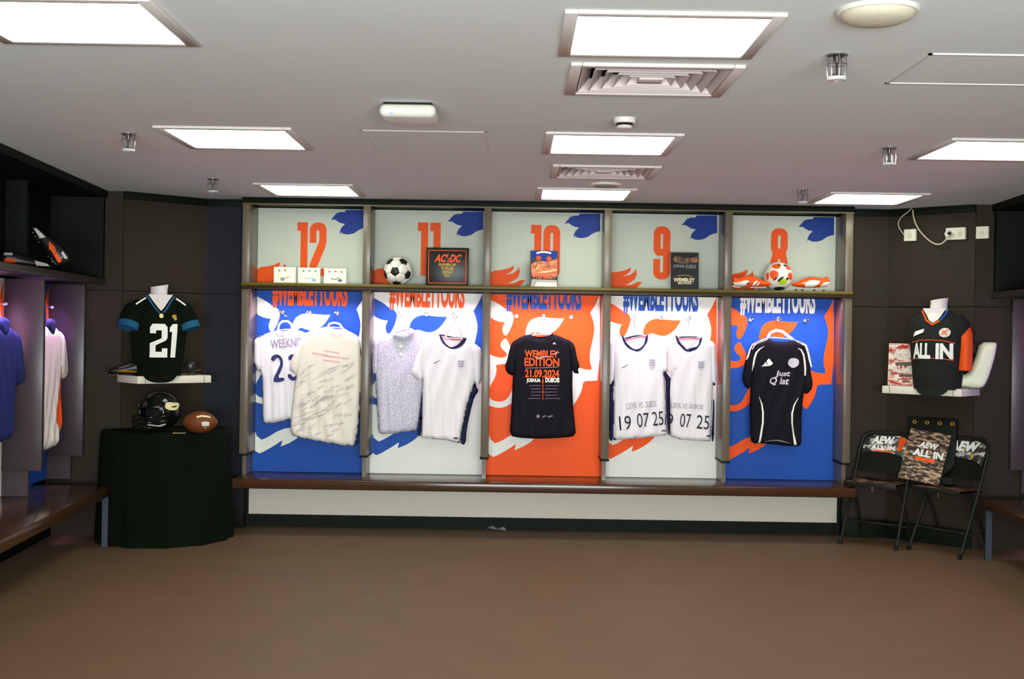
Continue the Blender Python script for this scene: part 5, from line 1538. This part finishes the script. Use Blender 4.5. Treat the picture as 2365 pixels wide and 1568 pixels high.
def folding_chair(label, c, rz, style):
    t = thing('folding_chair', label, 'chair', (c[0], c[1], 0), rz, 'black printed folding chairs in the right corner')
    t.scale = (.94, 1, 1)
    for s_ in (-1, 1):
        MB().tube([(s_ * .215, -.02, 0), (s_ * .21, .10, .24), (s_ * .205, .20, .45), (s_ * .20, .29, .66), (s_ * .185, .325, .745), (s_ * .15, .335, .772), (0, .338, .778)], .011, 8).build('frame_tube', BLACKM, t, smooth=True)
        MB().tube([(s_ * .19, .335, 0), (s_ * .185, .24, .22), (s_ * .18, .10, .425)], .010, 8).build('rear_leg', BLACKM, t, smooth=True)
        MB().tube([(s_ * .215, -.024, 0), (s_ * .214, -.016, .03)], .015, 8).build('foot_cap', DARKIN, t, smooth=True)
    MB().tube([(-.212, .06, .16), (.212, .06, .16)], .007, 8).build('cross_bar', BLACKM, t, smooth=True)
    MB().tube([(-.187, .283, .12), (.187, .283, .12)], .007, 8).build('cross_bar', BLACKM, t, smooth=True)
    # seat, gently dished
    V, Fc = [], []
    for i in range(9):
        for j in range(7):
            x = -.195 + .39 * i / 8; y = -.005 + .36 * j / 6
            V.append((x, y, .445 - .012 * (1 - (x / .195) ** 2) * (j > 0)))
    for i in range(8):
        for j in range(6):
            a = i * 7 + j; Fc.append((a, a + 7, a + 8, a + 1))
    nv = len(V)
    m = MB().add(V, Fc); m.add([(x, y, z - .02) for x, y, z in V], [f[::-1] for f in Fc])
    m.build('seat', TANSEAT, t, smooth=True)
    MB().box(-.2, .2, -.012, -.002, .412, .447).build('seat_rail', BLACKM, t, bevel=.004)
    MB().box(.02, .034, -.016, -.0125, .385, .425).build('seat_rivet', CHROME, t)
    # curved backrest
    sl = lambda z: .20 + (z - .45) * .43
    V, Fc = [], []
    NX, NZ = 14, 8
    for i in range(NX + 1):
        u = -1 + 2 * i / NX
        for j in range(NZ + 1):
            v = j / NZ; z = .50 + .262 * v - (.05 * max(0, abs(u) - .6) ** 1.5 * 3.2 * v)
            V.append((u * .185, sl(z) + .012 * (1 - u * u), z))
    for i in range(NX):
        for j in range(NZ):
            a = i * (NZ + 1) + j; Fc.append((a, a + NZ + 1, a + NZ + 2, a + 1))
    m = MB().add(V, Fc); m.add([(x, y + .008, z) for x, y, z in V], [f[::-1] for f in Fc])
    bk = m.build('backrest', DARKIN, t, smooth=True)
    fk = lambda x, z: sl(np.asarray(z)) + .012 * (1 - (np.asarray(x) / .185) ** 2)
    V, T = fill([[(-.18, .632), (-.1, .645), (0, .64), (.1, .63), (.178, .60), (.178, .70), (.165, .735), (.12, .758), (0, .76), (-.12, .758), (-.165, .735), (-.178, .70)]], .02); prints('printed_band', V, T, fk, AEWST, bk, .003)
    if style == 0:
        prints('printed_title', *merge2([txt('AEW', -.115, .695, .05, .752, .05, 0, .2), txt('ALL IN', -.12, .655, .07, .688, .04)]), fk, WHITEP, bk, .0045, sub=.03)
        prints('printed_bar', *strip2([(-.10, .646), (.06, .646)], .008), fk, ORANGEP, bk, .0045, sub=.03)
        V, T = fill([[(.09, .755), (.155, .74), (.12, .66), (.09, .65)]]); prints('printed_flash', V, T, fk, ORANGED, bk, .004, sub=.03)
    else:
        prints('printed_title', *txt('AEW', -.13, .685, .11, .752, .05, 0, .2), fk, WHITEP, bk, .0045, sub=.03)
        prints('printed_bar', *strip2([(-.13, .668), (.05, .664)], .006), fk, INKG, bk, .0045, sub=.03)
        prints('printed_spot', *disc2(.075, .658, .011, .016), fk, YELLOW, bk, .0045)
    return t


folding_chair('black folding chair with orange-edged printed back, left of the pair', (2.505, 8.40), math.radians(-38), 0)
folding_chair('black folding chair with large white lettering, right of the pair', (2.885, 8.150), math.radians(-55), 1)

rz = math.radians(-36)
c_, s_ = math.cos(rz), math.sin(rz)
FRB = ((2.80, 8.31), rz)
t = thing('display_board', 'black board with four gold eyelets behind the streaked poster', 'board', loc_w(FRB, .03, .165, .447), rz)
MB().add([(-.17, .0, 0), (.17, 0, 0), (.17, .03, 0), (-.17, .03, 0), (-.17, .09, .455), (.17, .09, .455), (.17, .12, .455), (-.17, .12, .455)], [(0, 3, 2, 1), (4, 5, 6, 7), (0, 1, 5, 4), (1, 2, 6, 5), (2, 3, 7, 6), (3, 0, 4, 7)]).build('board', DARKIN, t, bevel=.004)
for q in range(4):
    x = -.125 + q * .088
    pts = [(x + .011 * math.cos(2 * math.pi * k / 14), .079, .420 + .011 * math.sin(2 * math.pi * k / 14)) for k in range(14)]
    MB().tube(pts, .004, 6, closed=True).build('gold_eyelet', GOLD, t, smooth=True)
t = thing('event_poster', 'tan streaked poster reading ALL IN leaning between the folding chairs', 'poster', loc_w(FRB, -.01, .07, .464), rz)
t.rotation_euler = (0, .12, rz)
w_, h_ = .142, .345; ln = .42
MB().add([(-w_, 0, 0), (w_, 0, 0), (w_, .008, 0), (-w_, .008, 0), (-w_, h_ * ln, h_), (w_, h_ * ln, h_), (w_, h_ * ln + .008, h_), (-w_, h_ * ln + .008, h_)],
         [(0, 3, 2, 1), (4, 5, 6, 7), (0, 1, 5, 4), (1, 2, 6, 5), (2, 3, 7, 6), (3, 0, 4, 7)]).build('board', TANST, t)
fz = lambda x, z: np.asarray(z) * ln
prints('printed_title', *merge2([txt('AEW', -.055, h_ * .66, .075, h_ * .78, .05, 0, .2), txt('ALL IN', -.085, h_ * .49, .125, h_ * .63, .05)]), fz, WHITEP, t, .002)
prints('printed_bar', *strip2([(-.06, h_ * .44), (.075, h_ * .44)], .020), fz, ORANGEP, t, .002)

# added uneven sheet standing in for a pale smear at the toe board
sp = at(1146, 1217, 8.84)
t = thing('pale_smear', 'pale smear shape by the black toe board', 'litter', (sp.x, 8.83, 0))
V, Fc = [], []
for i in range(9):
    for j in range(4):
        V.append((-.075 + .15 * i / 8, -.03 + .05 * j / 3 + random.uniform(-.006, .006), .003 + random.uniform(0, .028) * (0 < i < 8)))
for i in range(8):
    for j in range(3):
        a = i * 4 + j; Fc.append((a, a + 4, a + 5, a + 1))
mesh_obj('sheet', V, Fc, pm('pale_film', (170, 175, 185), .15, alpha=.5), t)
